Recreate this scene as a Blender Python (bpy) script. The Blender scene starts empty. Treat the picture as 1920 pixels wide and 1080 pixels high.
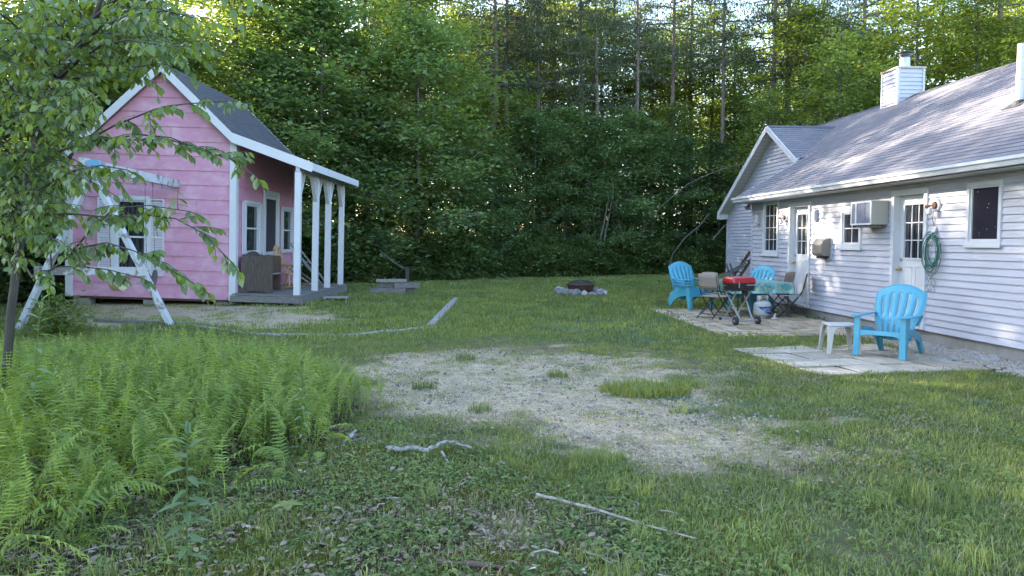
import bpy, math, random
import numpy as np
from math import pi, sin, cos, tan, radians, sqrt, atan2, exp
from mathutils import Vector, Matrix, Euler

sc = bpy.context.scene
COL = sc.collection
RNG = np.random.RandomState(7)
random.seed(11)

# ------------------------------------------------------------------ camera
FPX, PITCH, CAMH = 1450.0, math.atan(88.0/1450.0), 1.6
cam_d = bpy.data.cameras.new('camera'); cam = bpy.data.objects.new('camera', cam_d); COL.objects.link(cam)
cam.location = (0, 0, CAMH); cam.rotation_euler = (pi/2-PITCH, 0, 0)
cam_d.sensor_width = 36; cam_d.lens = 36*FPX/1920; cam_d.clip_start = .05; cam_d.clip_end = 3000
sc.camera = cam

def ray(px, py):
    """viewing direction of a measured photo point (1920x1080)"""
    u, v = (px-960)/FPX, (py-540)/FPX
    return np.array([u, cos(PITCH)-v*sin(PITCH), -sin(PITCH)-v*cos(PITCH)])
def gnd(px, py, h=0.):
    d = ray(px, py); t = (h-CAMH)/d[2]
    return np.array([d[0]*t, d[1]*t])
def at(px, py, Y):
    d = ray(px, py); t = Y/d[1]
    return np.array([d[0]*t, Y, CAMH+d[2]*t])
TH = math.atan(.074)                      # the house stands turned by this much
def HW(a, b, h=0.):                       # house frame -> world
    return (a*cos(TH)-b*sin(TH), a*sin(TH)+b*cos(TH), h)
def onwall(px, py, a):                    # photo point on the house plane a -> (b, h)
    d = ray(px, py); t = a/(d[0]*cos(TH)+d[1]*sin(TH))
    return (-d[0]*sin(TH)+d[1]*cos(TH))*t, CAMH+d[2]*t
def onx(px, py, X):                       # photo point on the plane x = X -> (y, h)
    d = ray(px, py); t = X/d[0]
    return d[1]*t, CAMH+d[2]*t

# ------------------------------------------------------------------ materials
def _nt(name):
    m = bpy.data.materials.new(name); m.use_nodes = True
    nt = m.node_tree; nt.nodes.clear()
    return m, nt, nt.nodes.new('ShaderNodeOutputMaterial')
def N(nt, typ, **kw):
    n = nt.nodes.new(typ)
    for k, v in kw.items():
        if k.startswith('i_'):
            n.inputs[k[2:].replace('_', ' ')].default_value = v
        else: setattr(n, k, v)
    return n
def ramp(nt, fac, stops):
    r = nt.nodes.new('ShaderNodeValToRGB'); e = r.color_ramp.elements
    while len(e) < len(stops): e.new(.5)
    for q, (p, c) in zip(e, stops):
        q.position = p; q.color = (c[0], c[1], c[2], 1) if hasattr(c, '__len__') else (c, c, c, 1)
    nt.links.new(fac, r.inputs[0]); return r.outputs[0]
def mixc(nt, fac, a, b, mode='MIX'):
    n = nt.nodes.new('ShaderNodeMix'); n.data_type = 'RGBA'; n.blend_type = mode
    for s, v in ((n.inputs[0], fac), (n.inputs[6], a), (n.inputs[7], b)):
        if hasattr(v, 'is_linked'): nt.links.new(v, s)
        elif hasattr(v, '__len__'): s.default_value = (v[0], v[1], v[2], 1)
        else: s.default_value = v
    return n.outputs[2]
def noise(nt, vec, scale, detail=4., rough=.55, out='Fac'):
    n = N(nt, 'ShaderNodeTexNoise'); n.inputs['Scale'].default_value = scale
    n.inputs['Detail'].default_value = detail; n.inputs['Roughness'].default_value = rough
    if vec is not None: nt.links.new(vec, n.inputs['Vector'])
    return n.outputs[out]
def coord(nt, kind='Object', scale=None):
    t = N(nt, 'ShaderNodeTexCoord').outputs[kind]
    if scale:
        mp = N(nt, 'ShaderNodeMapping'); mp.inputs['Scale'].default_value = scale
        nt.links.new(t, mp.inputs[0]); return mp.outputs[0]
    return t
def mat(name, col, rough=.6, var=.15, vs=6., bump=0., bs=40., stretch=None, col2=None, spec=.5, metal=0., c2amt=(.45, .7), dirt=None):
    """principled with noisy colour, an optional second colour in patches and a fine bump"""
    m, nt, out = _nt(name)
    v = coord(nt, 'Object', stretch)
    f = noise(nt, v, vs, 5, .6)
    lo = [c*(1-var) for c in col]; hi = [min(1, c*(1+var)) for c in col]
    c = ramp(nt, f, [(.3, lo), (.7, hi)])
    if col2 is not None:
        g = noise(nt, v, vs*.6+1.3, 6, .65)
        c = mixc(nt, ramp(nt, g, [(c2amt[0], 0.), (c2amt[1], 1.)]), c, col2)
    b = N(nt, 'ShaderNodeBsdfPrincipled')
    nt.links.new(c, b.inputs['Base Color'])
    b.inputs['Metallic'].default_value = metal
    b.inputs['Specular IOR Level'].default_value = spec
    r = ramp(nt, noise(nt, v, vs*2.1, 3), [(.3, max(0, rough-.08)), (.7, min(1, rough+.08))])
    nt.links.new(r, b.inputs['Roughness'])
    if bump:
        bn = N(nt, 'ShaderNodeBump'); bn.inputs['Strength'].default_value = bump; bn.inputs['Distance'].default_value = .01
        nt.links.new(noise(nt, v, bs, 4), bn.inputs['Height']); nt.links.new(bn.outputs[0], b.inputs['Normal'])
    nt.links.new(b.outputs[0], out.inputs[0])
    return m
def leafmat(name, c1, c2, tr, amt=.42, rough=.42, island=True, spec=.4, c3=None):
    m, nt, out = _nt(name)
    if island:
        rv = N(nt, 'ShaderNodeNewGeometry').outputs['Random Per Island']
    else:
        rv = noise(nt, coord(nt), 9, 2)
    oi = N(nt, 'ShaderNodeObjectInfo').outputs['Random']
    stops = [(0., c1), (1., c2)]
    if c3 is not None: stops = [(0., c1), (.93, c2), (.97, c3)]
    c = ramp(nt, rv, stops)
    hs = N(nt, 'ShaderNodeHueSaturation')
    mr = N(nt, 'ShaderNodeMapRange'); nt.links.new(oi, mr.inputs[0]); mr.inputs[3].default_value = .72; mr.inputs[4].default_value = 1.3
    nt.links.new(mr.outputs[0], hs.inputs['Value'])
    mr2 = N(nt, 'ShaderNodeMapRange'); nt.links.new(oi, mr2.inputs[0]); mr2.inputs[3].default_value = .515; mr2.inputs[4].default_value = .485
    nt.links.new(mr2.outputs[0], hs.inputs['Hue'])
    nt.links.new(c, hs.inputs['Color'])
    b = N(nt, 'ShaderNodeBsdfPrincipled'); b.inputs['Roughness'].default_value = rough
    b.inputs['Specular IOR Level'].default_value = spec
    nt.links.new(hs.outputs[0], b.inputs['Base Color'])
    t = N(nt, 'ShaderNodeBsdfTranslucent')
    tc = mixc(nt, 1., hs.outputs[0], tr, 'MULTIPLY')
    nt.links.new(tc, t.inputs[0])
    mx = N(nt, 'ShaderNodeMixShader'); mx.inputs[0].default_value = amt
    nt.links.new(b.outputs[0], mx.inputs[1]); nt.links.new(t.outputs[0], mx.inputs[2])
    nt.links.new(mx.outputs[0], out.inputs[0])
    return m

M = {}
M['siding'] = mat('lilac_white_vinyl', (.405, .402, .468), .5, .06, 1.4, .08, 90, stretch=(1, 1, 3), col2=(.33, .33, .375), c2amt=(.5, .8))
M['white'] = mat('white_trim_paint', (.52, .52, .55), .45, .04, 3)
M['oldwhite'] = mat('weathered_white_paint', (.44, .45, .47), .6, .08, 5, .2, 60, col2=(.40, .40, .40), c2amt=(.58, .68))
M['peel'] = mat('peeling_white_paint', (.41, .42, .445), .7, .15, 3, .4, 50, stretch=(1, 1, 1), col2=(.17, .16, .15), c2amt=(.52, .60))
M['soffit'] = mat('beige_soffit', (.46, .44, .40), .6, .04, 3)
M['pink'] = mat('pink_painted_boards', (.485, .225, .320), .6, .08, 1.6, .3, 50, stretch=(1, 1, 1.6), col2=(.55, .36, .43), c2amt=(.46, .72))
M['pinkdeep'] = mat('deeper_pink_boards', (.50, .225, .325), .6, .05, 2., .2, 50, col2=(.54, .27, .36), c2amt=(.55, .8))
M['greywood'] = mat('weathered_grey_wood', (.165, .155, .15), .8, .3, 7, .6, 60, stretch=(1, 6, 6), col2=(.11, .10, .095), c2amt=(.45, .7))
M['palewood'] = mat('bleached_wood', (.27, .26, .25), .8, .25, 9, .6, 60, stretch=(3, 5, 5), col2=(.10, .095, .085), c2amt=(.48, .60))
M['darkwood'] = mat('old_brown_wood', (.085, .050, .036), .75, .35, 6, .5, 60, stretch=(5, 5, 1))
M['barkgrey'] = mat('grey_bark', (.075, .063, .056), .9, .35, 9, .9, 30, stretch=(1, 1, .25), col2=(.17, .155, .14), c2amt=(.45, .75))
M['barkpine'] = mat('pine_bark', (.13, .095, .075), .9, .35, 8, 1., 22, stretch=(1, 1, .3), col2=(.22, .19, .17), c2amt=(.4, .75))
M['birch'] = mat('pale_bark', (.085, .078, .066), .85, .3, 6, .5, 30, stretch=(1, 1, 2.5), col2=(.105, .09, .08), c2amt=(.55, .66))
M['barkdark'] = mat('dark_young_bark', (.032, .028, .024), .85, .35, 9, .6, 30, stretch=(1, 1, .3), col2=(.07, .062, .055), c2amt=(.5, .7))
M['benchwood'] = mat('dark_bench_planks', (.060, .044, .034), .8, .45, 6, .5, 60, stretch=(9, 9, .8), col2=(.105, .09, .08), c2amt=(.45, .7))
M['concrete'] = mat('grey_concrete', (.23, .22, .21), .9, .15, 5, .4, 70)
M['glass_dark'] = mat('dark_window_glass', (.014, .015, .020), .06, .3, 1.5, spec=.8, stretch=(9, 9, .7), col2=(.050, .050, .062), c2amt=(.45, .6))
M['curtain'] = mat('dark_drapes', (.045, .045, .06), .8, .5, 2.2, stretch=(1, 12, .3))
M['screen'] = mat('screen_mesh', (.035, .03, .04), .7, .1, 60)
M['blue'] = mat('sky_blue_resin', (.062, .285, .40), .42, .08, 5, .05, 120)
M['bluetrim'] = mat('faded_blue_rubber', (.12, .30, .46), .6, .1, 8)
M['black'] = mat('black_metal', (.018, .018, .02), .45, .2, 8)
M['rubber'] = mat('black_rubber', (.02, .02, .022), .75, .2, 8)
M['redlid'] = mat('red_enamel', (.36, .015, .018), .25, .06, 3, spec=.6)
M['steel'] = mat('grey_tube_steel', (.36, .37, .39), .38, .06, 8, metal=.6)
M['tan'] = mat('tan_sling_fabric', (.27, .215, .18), .8, .12, 60, .3, 200)
M['stool'] = mat('pale_grey_resin', (.40, .385, .375), .5, .05, 4, col2=(.45, .43, .41), c2amt=(.55, .8))
M['taupe'] = mat('taupe_plastic', (.19, .165, .145), .5, .06, 4)
M['acbody'] = mat('cream_sheet_metal', (.36, .345, .315), .5, .05, 4)
M['acgrille'] = mat('bluegrey_grille', (.13, .14, .19), .6, .45, 60)
M['brass'] = mat('brass', (.50, .33, .10), .3, .1, 8, metal=.8)
M['rust'] = mat('rusty_steel', (.16, .065, .03), .8, .35, 12, .4, 60, col2=(.06, .03, .02))
M['firebowl'] = mat('burnt_steel', (.055, .03, .025), .7, .3, 9, .4, 60, col2=(.12, .04, .03))
M['stone'] = mat('grey_field_stone', (.27, .26, .26), .85, .3, 5, .6, 20, col2=(.42, .39, .37))
M['stone_dark'] = mat('dark_field_stone', (.13, .12, .11), .85, .3, 5, .6, 20, col2=(.21, .19, .17))
M['gravel'] = mat('pale_gravel', (.30, .265, .215), .9, .4, 30, .5, 60)
M['greenhose'] = mat('green_hose', (.012, .10, .08), .4, .1, 8)
M['greencloth'] = mat('dark_green_canvas', (.015, .07, .06), .8, .1, 8)
M['rattan'] = mat('golden_rattan', (.42, .24, .09), .5, .2, 9)
M['tanktrim'] = mat('tank_white_paint', (.40, .40, .41), .4, .06, 4, col2=(.32, .31, .30), c2amt=(.6, .8))
M['navy'] = mat('navy_label', (.02, .035, .16), .5, .1, 8)
M['cyanmark'] = mat('pale_blue_print', (.25, .55, .75), .5, .1, 8)
M['yellowseat'] = mat('faded_yellow_rubber', (.45, .38, .20), .6, .15, 6)
M['brownseat'] = mat('brown_rubber', (.10, .07, .075), .6, .15, 6)
M['redbrick'] = mat('red_clay_block', (.17, .06, .045), .9, .3, 8, .5, 40)
M['deadleaf'] = mat('dead_leaf', (.17, .13, .09), .8, .45, 14)
M['paleleaf'] = mat('bleached_dead_leaf', (.42, .37, .32), .8, .3, 14)
M['twig'] = mat('pale_twig', (.26, .235, .205), .85, .3, 20, .4, 60, col2=(.09, .075, .06), c2amt=(.45, .6))

def shingle_mat(name, c1, c2, mortar):
    m, nt, out = _nt(name)
    uv = N(nt, 'ShaderNodeTexCoord').outputs['UV']
    br = N(nt, 'ShaderNodeTexBrick'); br.offset = .5
    nt.links.new(uv, br.inputs['Vector'])
    for k, v in (('Color1', c1), ('Color2', c2), ('Mortar', mortar)): br.inputs[k].default_value = (*v, 1)
    br.inputs['Scale'].default_value = 1; br.inputs['Brick Width'].default_value = .29
    br.inputs['Row Height'].default_value = .142; br.inputs['Mortar Size'].default_value = .006; br.inputs['Bias'].default_value = 0
    c = mixc(nt, ramp(nt, noise(nt, coord(nt), 1.1, 5), [(.35, 0.), (.75, .55)]), br.outputs[0], [x*.6 for x in c1])
    c = mixc(nt, ramp(nt, noise(nt, coord(nt), 160, 2), [(.35, 0.), (.7, .5)]), c, [min(1, x*1.8) for x in c2])
    b = N(nt, 'ShaderNodeBsdfPrincipled'); b.inputs['Roughness'].default_value = .8
    b.inputs['Specular IOR Level'].default_value = .35
    nt.links.new(c, b.inputs['Base Color'])
    bn = N(nt, 'ShaderNodeBump'); bn.inputs['Strength'].default_value = .4; bn.inputs['Distance'].default_value = .01
    nt.links.new(noise(nt, coord(nt), 130, 3), bn.inputs['Height']); nt.links.new(bn.outputs[0], b.inputs['Normal'])
    nt.links.new(b.outputs[0], out.inputs[0]); return m
M['shingle'] = shingle_mat('grey_asphalt_shingles', (.085, .079, .090), (.145, .136, .152), (.033, .031, .038))
M['shingle_dark'] = shingle_mat('charcoal_shingles', (.034, .035, .043), (.060, .062, .074), (.016, .016, .02))

# ------------------------------------------------------------------ meshes
class MB:
    def __init__(s): s.v, s.f, s.uv = [], [], []
    def quad(s, pts, uv=None):
        i = len(s.v); s.v += [tuple(p) for p in pts]; s.f.append(tuple(range(i, i+len(pts))))
        s.uv.append(uv if uv else [(0, 0)]*len(pts))
    def add(s, vs, fs):
        i = len(s.v); s.v += [tuple(p) for p in vs]
        for f in fs: s.f.append(tuple(i+k for k in f)); s.uv.append([(0, 0)]*len(f))
        return s
    def box(s, x0, x1, y0, y1, z0, z1, mx=None):
        vs = [Vector((x, y, z)) for z in (z0, z1) for y in (y0, y1) for x in (x0, x1)]
        if mx is not None: vs = [mx @ v for v in vs]
        return s.add(vs, [(0, 2, 3, 1), (4, 5, 7, 6), (0, 1, 5, 4), (2, 6, 7, 3), (0, 4, 6, 2), (1, 3, 7, 5)])
    def bar(s, p, q, w, h, up=(0, 0, 1), w2=None, h2=None):
        p, q = Vector(p), Vector(q); d = (q-p).normalized(); u = Vector(up)
        sx = d.cross(u)
        if sx.length < 1e-4: sx = d.cross(Vector((1, 0, 0)))
        sx.normalize(); uz = sx.cross(d).normalized(); w2 = w2 or w; h2 = h2 or h
        vs = []
        for c, a, b in ((p, w, h), (q, w2, h2)):
            for i, j in ((-1, -1), (1, -1), (1, 1), (-1, 1)): vs.append(c+sx*(i*a/2)+uz*(j*b/2))
        return s.add(vs, [(3, 2, 1, 0), (4, 5, 6, 7), (0, 1, 5, 4), (1, 2, 6, 5), (2, 3, 7, 6), (3, 0, 4, 7)])
    def tube(s, pts, r, n=8, cap=True):
        pts = [Vector(p) for p in pts]; k = len(pts); rr = r if hasattr(r, '__len__') else [r]*k
        vs = []; ref = None
        for i, p in enumerate(pts):
            d = (pts[min(i+1, k-1)]-pts[max(i-1, 0)])
            d = d.normalized() if d.length > 1e-9 else Vector((0, 0, 1))
            if ref is None:
                ref = Vector((1, 0, 0)) if abs(d.x) < .8 else Vector((0, 1, 0))
            a = (ref-d*ref.dot(d)).normalized(); b = d.cross(a); ref = a
            for j in range(n):
                t = 2*pi*j/n; vs.append(p+a*(cos(t)*rr[i])+b*(sin(t)*rr[i]))
        fs = [(i*n+j, i*n+(j+1) % n, (i+1)*n+(j+1) % n, (i+1)*n+j) for i in range(k-1) for j in range(n)]
        if cap: fs += [tuple(range(n-1, -1, -1)), tuple((k-1)*n+j for j in range(n))]
        return s.add(vs, fs)
    def lathe(s, prof, n=20, c=(0, 0, 0), mx=None):
        vs = []
        for r, z in prof:
            for j in range(n):
                t = 2*pi*j/n; v = Vector((c[0]+r*cos(t), c[1]+r*sin(t), c[2]+z)); vs.append(mx @ v if mx is not None else v)
        k = len(prof)
        fs = [(i*n+j, i*n+(j+1) % n, (i+1)*n+(j+1) % n, (i+1)*n+j) for i in range(k-1) for j in range(n)]
        fs += [tuple(range(n-1, -1, -1)), tuple((k-1)*n+j for j in range(n))]
        return s.add(vs, fs)
    def prism(s, poly, f0, f1):
        """poly: 2D points; f0, f1 map (u, v) to 3D for the two caps"""
        n = len(poly); vs = [f0(*p) for p in poly]+[f1(*p) for p in poly]
        fs = [tuple(range(n-1, -1, -1)), tuple(range(n, 2*n))]+[(i, (i+1) % n, n+(i+1) % n, n+i) for i in range(n)]
        return s.add(vs, fs)
    def rock(s, c, r, seed, n=8, flat=.7):
        rs = random.Random(seed); vs = []; k = 6
        ph = [rs.uniform(0, 6.28) for _ in range(6)]
        for i in range(k+1):
            t = pi*i/k
            for j in range(n):
                q = 2*pi*j/n
                rr = 1+.16*sin(2*q+ph[0])+.1*sin(3*q+2*t+ph[1])+.1*sin(2*t+ph[2])+rs.uniform(-.05, .05)
                vs.append((c[0]+r[0]*rr*sin(t)*cos(q), c[1]+r[1]*rr*sin(t)*sin(q), c[2]+r[2]*rr*cos(t)*flat/.7))
        fs = [(i*n+j, (i+1)*n+j, (i+1)*n+(j+1) % n, i*n+(j+1) % n) for i in range(k) for j in range(n)]
        return s.add(vs, fs)
    def build(s, name, m, parent=None, smooth=False, bevel=0., origin=None, solid=0., subs=0, sharp=None):
        me = bpy.data.meshes.new(name)
        v = s.v
        if origin is not None: v = [(p[0]-origin[0], p[1]-origin[1], p[2]-origin[2]) for p in v]
        me.from_pydata([tuple(p) for p in v], [], s.f)
        uvl = me.uv_layers.new(name='UVMap')
        flat = [c for f in s.uv for p in f for c in p]
        if len(flat) == len(me.loops)*2: uvl.data.foreach_set('uv', flat)
        me.materials.append(M[m] if isinstance(m, str) else m)
        if smooth:
            me.polygons.foreach_set('use_smooth', [True]*len(me.polygons))
            me.set_sharp_from_angle(angle=radians(sharp or 40))
        me.update()
        o = bpy.data.objects.new(name, me); COL.objects.link(o)
        if parent is not None: o.parent = parent
        if solid: md = o.modifiers.new('solid', 'SOLIDIFY'); md.thickness = solid; md.offset = 0
        if bevel:
            md = o.modifiers.new('bevel', 'BEVEL'); md.width = bevel; md.segments = 2; md.limit_method = 'ANGLE'; md.angle_limit = radians(35)
        if subs: md = o.modifiers.new('sub', 'SUBSURF'); md.levels = md.render_levels = subs
        return o
def np_mesh(name, verts, faces, m, parent=None, smooth=False, link=True):
    """verts (n,3), faces (k,3) or (k,4) numpy"""
    me = bpy.data.meshes.new(name); k, c = faces.shape
    me.vertices.add(len(verts)); me.vertices.foreach_set('co', verts.astype(np.float32).ravel())
    me.loops.add(k*c); me.loops.foreach_set('vertex_index', faces.astype(np.int32).ravel())
    me.polygons.add(k); me.polygons.foreach_set('loop_start', np.arange(0, k*c, c, dtype=np.int32))
    if smooth: me.polygons.foreach_set('use_smooth', np.ones(k, dtype=bool))
    me.update(calc_edges=True); me.materials.append(M[m] if isinstance(m, str) else m)
    o = bpy.data.objects.new(name, me)
    if link: COL.objects.link(o)
    if parent is not None: o.parent = parent
    return o
def tag(o, label=None, cat=None, group=None, kind=None):
    if label: o['label'] = label
    if cat: o['category'] = cat
    if group: o['group'] = group
    if kind: o['kind'] = kind
    return o
def thing(name, label, cat, loc=(0, 0, 0), rz=0., group=None, rot=None):
    o = bpy.data.objects.new(name, None); COL.objects.link(o); o.empty_display_size = .1
    o.location = loc; o.rotation_euler = rot if rot else (0, 0, rz)
    return tag(o, label, cat, group)
def copy_tree(o, parent=None):
    c = o.copy(); COL.objects.link(c); c.parent = parent
    for ch in KIDS.get(o.name, list(o.children)): copy_tree(ch, c)
    return c
KIDS = {}
def dup(o, loc, rz=0., label=None, scale=None, group=None, rot=None):
    c = copy_tree(o); c.location = loc; c.rotation_euler = rot if rot else (0, 0, rz)
    if label: c['label'] = label
    if scale: c.scale = scale if hasattr(scale, '__len__') else (scale,)*3
    if group: c['group'] = group
    return c
def face_rz(dx, dy): return atan2(dy, dx)+pi/2      # things are modelled facing -Y

# value noise for the terrain masks
_perm = np.random.RandomState(3).rand(256, 256)
def vnoise(x, y):
    x = np.asarray(x, float); y = np.asarray(y, float)
    xi = np.floor(x).astype(int); yi = np.floor(y).astype(int); fx = x-xi; fy = y-yi
    fx = fx*fx*(3-2*fx); fy = fy*fy*(3-2*fy); g = lambda a, b: _perm[a & 255, b & 255]
    return (g(xi, yi)*(1-fx)+g(xi+1, yi)*fx)*(1-fy)+(g(xi, yi+1)*(1-fx)+g(xi+1, yi+1)*fx)*fy
def fbm(x, y, o=4):
    s = 0; a = .5; t = 0
    for i in range(o): s = s+a*vnoise(x*2**i+17*i, y*2**i+31*i); t += a; a *= .55
    return s/t
def polydist(X, Y, poly):
    """signed distance, positive inside"""
    X = np.asarray(X, float); Y = np.asarray(Y, float)
    ins = np.zeros(X.shape, bool); d = np.full(X.shape, 1e9); n = len(poly)
    for i in range(n):
        x0, y0 = poly[i]; x1, y1 = poly[(i+1) % n]
        cnd = ((y0 > Y) != (y1 > Y)); xx = (x1-x0)*(Y-y0)/((y1-y0) if y1 != y0 else 1e-9)+x0
        ins ^= cnd & (X < xx)
        ex, ey = x1-x0, y1-y0; L = ex*ex+ey*ey+1e-12
        t = np.clip(((X-x0)*ex+(Y-y0)*ey)/L, 0, 1)
        d = np.minimum(d, np.hypot(X-x0-t*ex, Y-y0-t*ey))
    return np.where(ins, d, -d)
def sstep(a, b, x): t = np.clip((x-a)/(b-a), 0, 1); return t*t*(3-2*t)
# ------------------------------------------------------------------ ground zones (measured on the flat yard)
G = lambda pts: [tuple(gnd(*p)) for p in pts]
P_SAND = G([(640, 745), (668, 712), (722, 684), (800, 660), (900, 652), (1010, 653), (1120, 664), (1240, 680), (1330, 740), (1420, 765), (1500, 795), (1440, 818), (1340, 868), (1230, 872), (1120, 862), (1010, 838), (900, 806), (800, 782), (700, 762)])
P_YARD = G([(60, 575), (300, 562), (430, 572), (545, 578), (600, 586), (640, 600), (560, 608), (490, 612), (330, 603), (200, 612), (90, 612)])
P_STONES = [HW(7.55, 7.2)[:2], HW(7.5, 13.6)[:2], HW(7.0, 13.3)[:2], HW(6.55, 11)[:2], HW(6.5, 9.3)[:2], HW(6.9, 7.2)[:2]]
P_FERN = G([(-330, 1400), (-40, 1160), (60, 1060), (230, 985), (350, 940), (480, 888), (600, 850), (672, 805), (690, 765), (668, 728), (600, 703), (500, 694), (380, 689), (250, 690), (120, 700), (0, 700), (-500, 700)])
P_PATIO = [HW(4.46, 12.42)[:2], HW(7.36, 12.42)[:2], HW(7.36, 17.75)[:2], HW(4.46, 17.75)[:2]]
P_SMALL = [HW(4.30, 8.72)[:2], HW(6.70, 8.98)[:2], HW(6.48, 11.1)[:2], HW(4.22, 10.82)[:2]]
P_HOUSE = [HW(7.45, 2)[:2], HW(15.9, 2)[:2], HW(15.9, 27)[:2], HW(9.15, 27)[:2], HW(9.15, 19.3)[:2], HW(7.45, 19.3)[:2]]
P_SHED = [(-11.2, 19.4), (-5.2, 19.0), (-5.2, 24.6), (-11.2, 24.6)]
P_NEAR = G([(-900, 1300), (-400, 1000), (560, 840), (800, 850), (960, 880), (1060, 940), (1230, 1010), (1300, 1180), (1300, 1500), (-900, 1500)])

def edge_y(X):                         # depth at which the wood begins
    return np.interp(X, [-30, -14, -11.5, -8, -4, 0, 4, 8, 30], [3, 10, 26.2, 28.2, 30.5, 33.2, 35.5, 37., 40.])
def wood(X, Y):                        # >0 inside the wood (metres)
    X = np.asarray(X, float); Y = np.asarray(Y, float)
    a = Y-edge_y(X)
    b = -11.9-X+.15*(Y-20)
    b = np.where(Y < 21, b, np.minimum(b, 9))
    return np.maximum(a, b)+1.2*(fbm(X*.35, Y*.35, 2)-.5)
def z_sand(X, Y):
    n = fbm(X*.8+5, Y*.8, 4)-.5; n2 = fbm(X*3.1, Y*3.1, 3)-.5
    s = sstep(-.75, .55, polydist(X, Y, P_SAND)+n*2.6+n2*1.3)
    t = sstep(-.6, .6, polydist(X, Y, P_YARD)+n*2.2+n2*.9)*.8
    u = sstep(.56, .74, fbm(X*.55+9, Y*.55+2, 4))*.45*sstep(9, 7.3, Y)*sstep(3.5, 0., X)
    thin = sstep(.50, .66, fbm(X*.9+31, Y*.9+7, 4))*.35*sstep(-2.2, .3, polydist(X, Y, P_SAND))
    return np.clip(np.maximum(np.maximum(s, t), np.maximum(u, thin)), 0, 1)
def z_litter(X, Y):
    w = sstep(-.6, .8, wood(X, Y))
    nr = sstep(-.5, .8, polydist(X, Y, P_NEAR)+(fbm(X*1.7, Y*1.7, 3)-.5)*2.)*sstep(.30, .52, fbm(X*2.6+3, Y*2.6+8, 4))
    fe = np.maximum(sstep(-.3, .2, polydist(X, Y, P_FERN)), np.maximum(sstep(-.05, .05, polydist(X, Y, P_PATIO)), sstep(-.05, .05, polydist(X, Y, P_SMALL))))
    return np.clip(np.maximum(np.maximum(w, nr*.95), fe), 0, 1)
def height(X, Y):
    far = sstep(45, 140, Y)
    pv = np.maximum(sstep(-.12, .0, polydist(X, Y, P_PATIO)), sstep(-.12, .0, polydist(X, Y, P_SMALL)))
    return (1-pv)*(fbm(X*.9, Y*.9, 3)-.5)*.035*sstep(19, 12, np.abs(Y-1))+.014*pv+.0

def axis(lo, hi, fine0, fine1, step, g=1.22):
    a = list(np.arange(fine0, fine1, step)); s = step; x = fine0
    pre = []
    while x > lo: s *= g; x -= s; pre.append(x)
    s = step; x = a[-1]; post = []
    while x < hi: s *= g; x += s; post.append(x)
    return np.array(pre[::-1]+a+post)
gx = axis(-900, 900, -14, 14, .09); gy = axis(-300, 1600, 1.5, 21, .09)
GX, GY = np.meshgrid(gx, gy); gz = height(GX, GY)
nx, ny = len(gx), len(gy)
V = np.stack([GX.ravel(), GY.ravel(), gz.ravel()], 1)
ii = (np.arange(ny-1)[:, None]*nx+np.arange(nx-1)[None, :]).ravel()
F = np.stack([ii, ii+1, ii+nx+1, ii+nx], 1)

def ground_mat():
    m, nt, out = _nt('yard_soil_grass_and_gravel')
    v = coord(nt, 'Object')
    at_ = N(nt, 'ShaderNodeAttribute'); at_.attribute_name = 'zone'
    sp = N(nt, 'ShaderNodeSeparateColor'); nt.links.new(at_.outputs['Color'], sp.inputs[0])
    fine = noise(nt, v, 42, 6, .75); mid = noise(nt, v, 5.5, 5, .7); big = noise(nt, v, .8, 4, .6)
    grass = ramp(nt, mid, [(.3, (.026, .034, .013)), (.5, (.055, .068, .022)), (.72, (.12, .105, .05))])  # soil colour darkened to stand in for shade between the tufts
    grass = mixc(nt, ramp(nt, fine, [(.35, 0.), (.7, .7)]), grass, (.11, .145, .045))
    grass = mixc(nt, ramp(nt, big, [(.5, 0.), (.68, .45)]), grass, (.17, .145, .085))
    vor = N(nt, 'ShaderNodeTexVoronoi'); vor.inputs['Scale'].default_value = 90; nt.links.new(v, vor.inputs['Vector'])
    sand = ramp(nt, mid, [(.28, (.27, .21, .14)), (.5, (.43, .35, .24)), (.75, (.54, .455, .33))])
    grain = ramp(nt, vor.outputs['Color'], [(0., (.30, .27, .23)), (.3, (.85, .84, .82)), (.7, (1.1, 1.1, 1.08)), (1., (1.6, 1.55, 1.5))])
    sand = mixc(nt, 1., sand, grain, 'MULTIPLY')
    sand = mixc(nt, ramp(nt, noise(nt, v, 17, 5, .75), [(.50, 0.), (.66, .6)]), sand, (.105, .085, .06))
    lit = ramp(nt, noise(nt, v, 24, 5, .8), [(.25, (.014, .010, .007)), (.5, (.045, .032, .022)), (.75, (.12, .09, .065))])
    f_s = ramp(nt, mixc(nt, .45, sp.outputs[0], mixc(nt, 1., sp.outputs[0], ramp(nt, fine, [(.3, 0.), (.7, 2.)]), 'MULTIPLY')), [(.2, 0.), (.55, 1.)])
    c = mixc(nt, f_s, grass, sand)
    c = mixc(nt, sp.outputs[1], c, lit)
    b = N(nt, 'ShaderNodeBsdfPrincipled'); b.inputs['Roughness'].default_value = .95; b.inputs['Specular IOR Level'].default_value = .2
    nt.links.new(c, b.inputs['Base Color'])
    bn = N(nt, 'ShaderNodeBump'); bn.inputs['Strength'].default_value = .9; bn.inputs['Distance'].default_value = .03
    nt.links.new(fine, bn.inputs['Height']); nt.links.new(bn.outputs[0], b.inputs['Normal'])
    nt.links.new(b.outputs[0], out.inputs[0]); return m
ground = np_mesh('ground', V, F, ground_mat(), smooth=True)
tag(ground, kind='structure')
zs, zl = z_sand(GX, GY).ravel(), z_litter(GX, GY).ravel()
zc = np.stack([zs, zl, zs*0, zs*0+1], 1).astype(np.float32)
ca = ground.data.color_attributes.new('zone', 'FLOAT_COLOR', 'POINT'); ca.data.foreach_set('color', zc.ravel())

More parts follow.
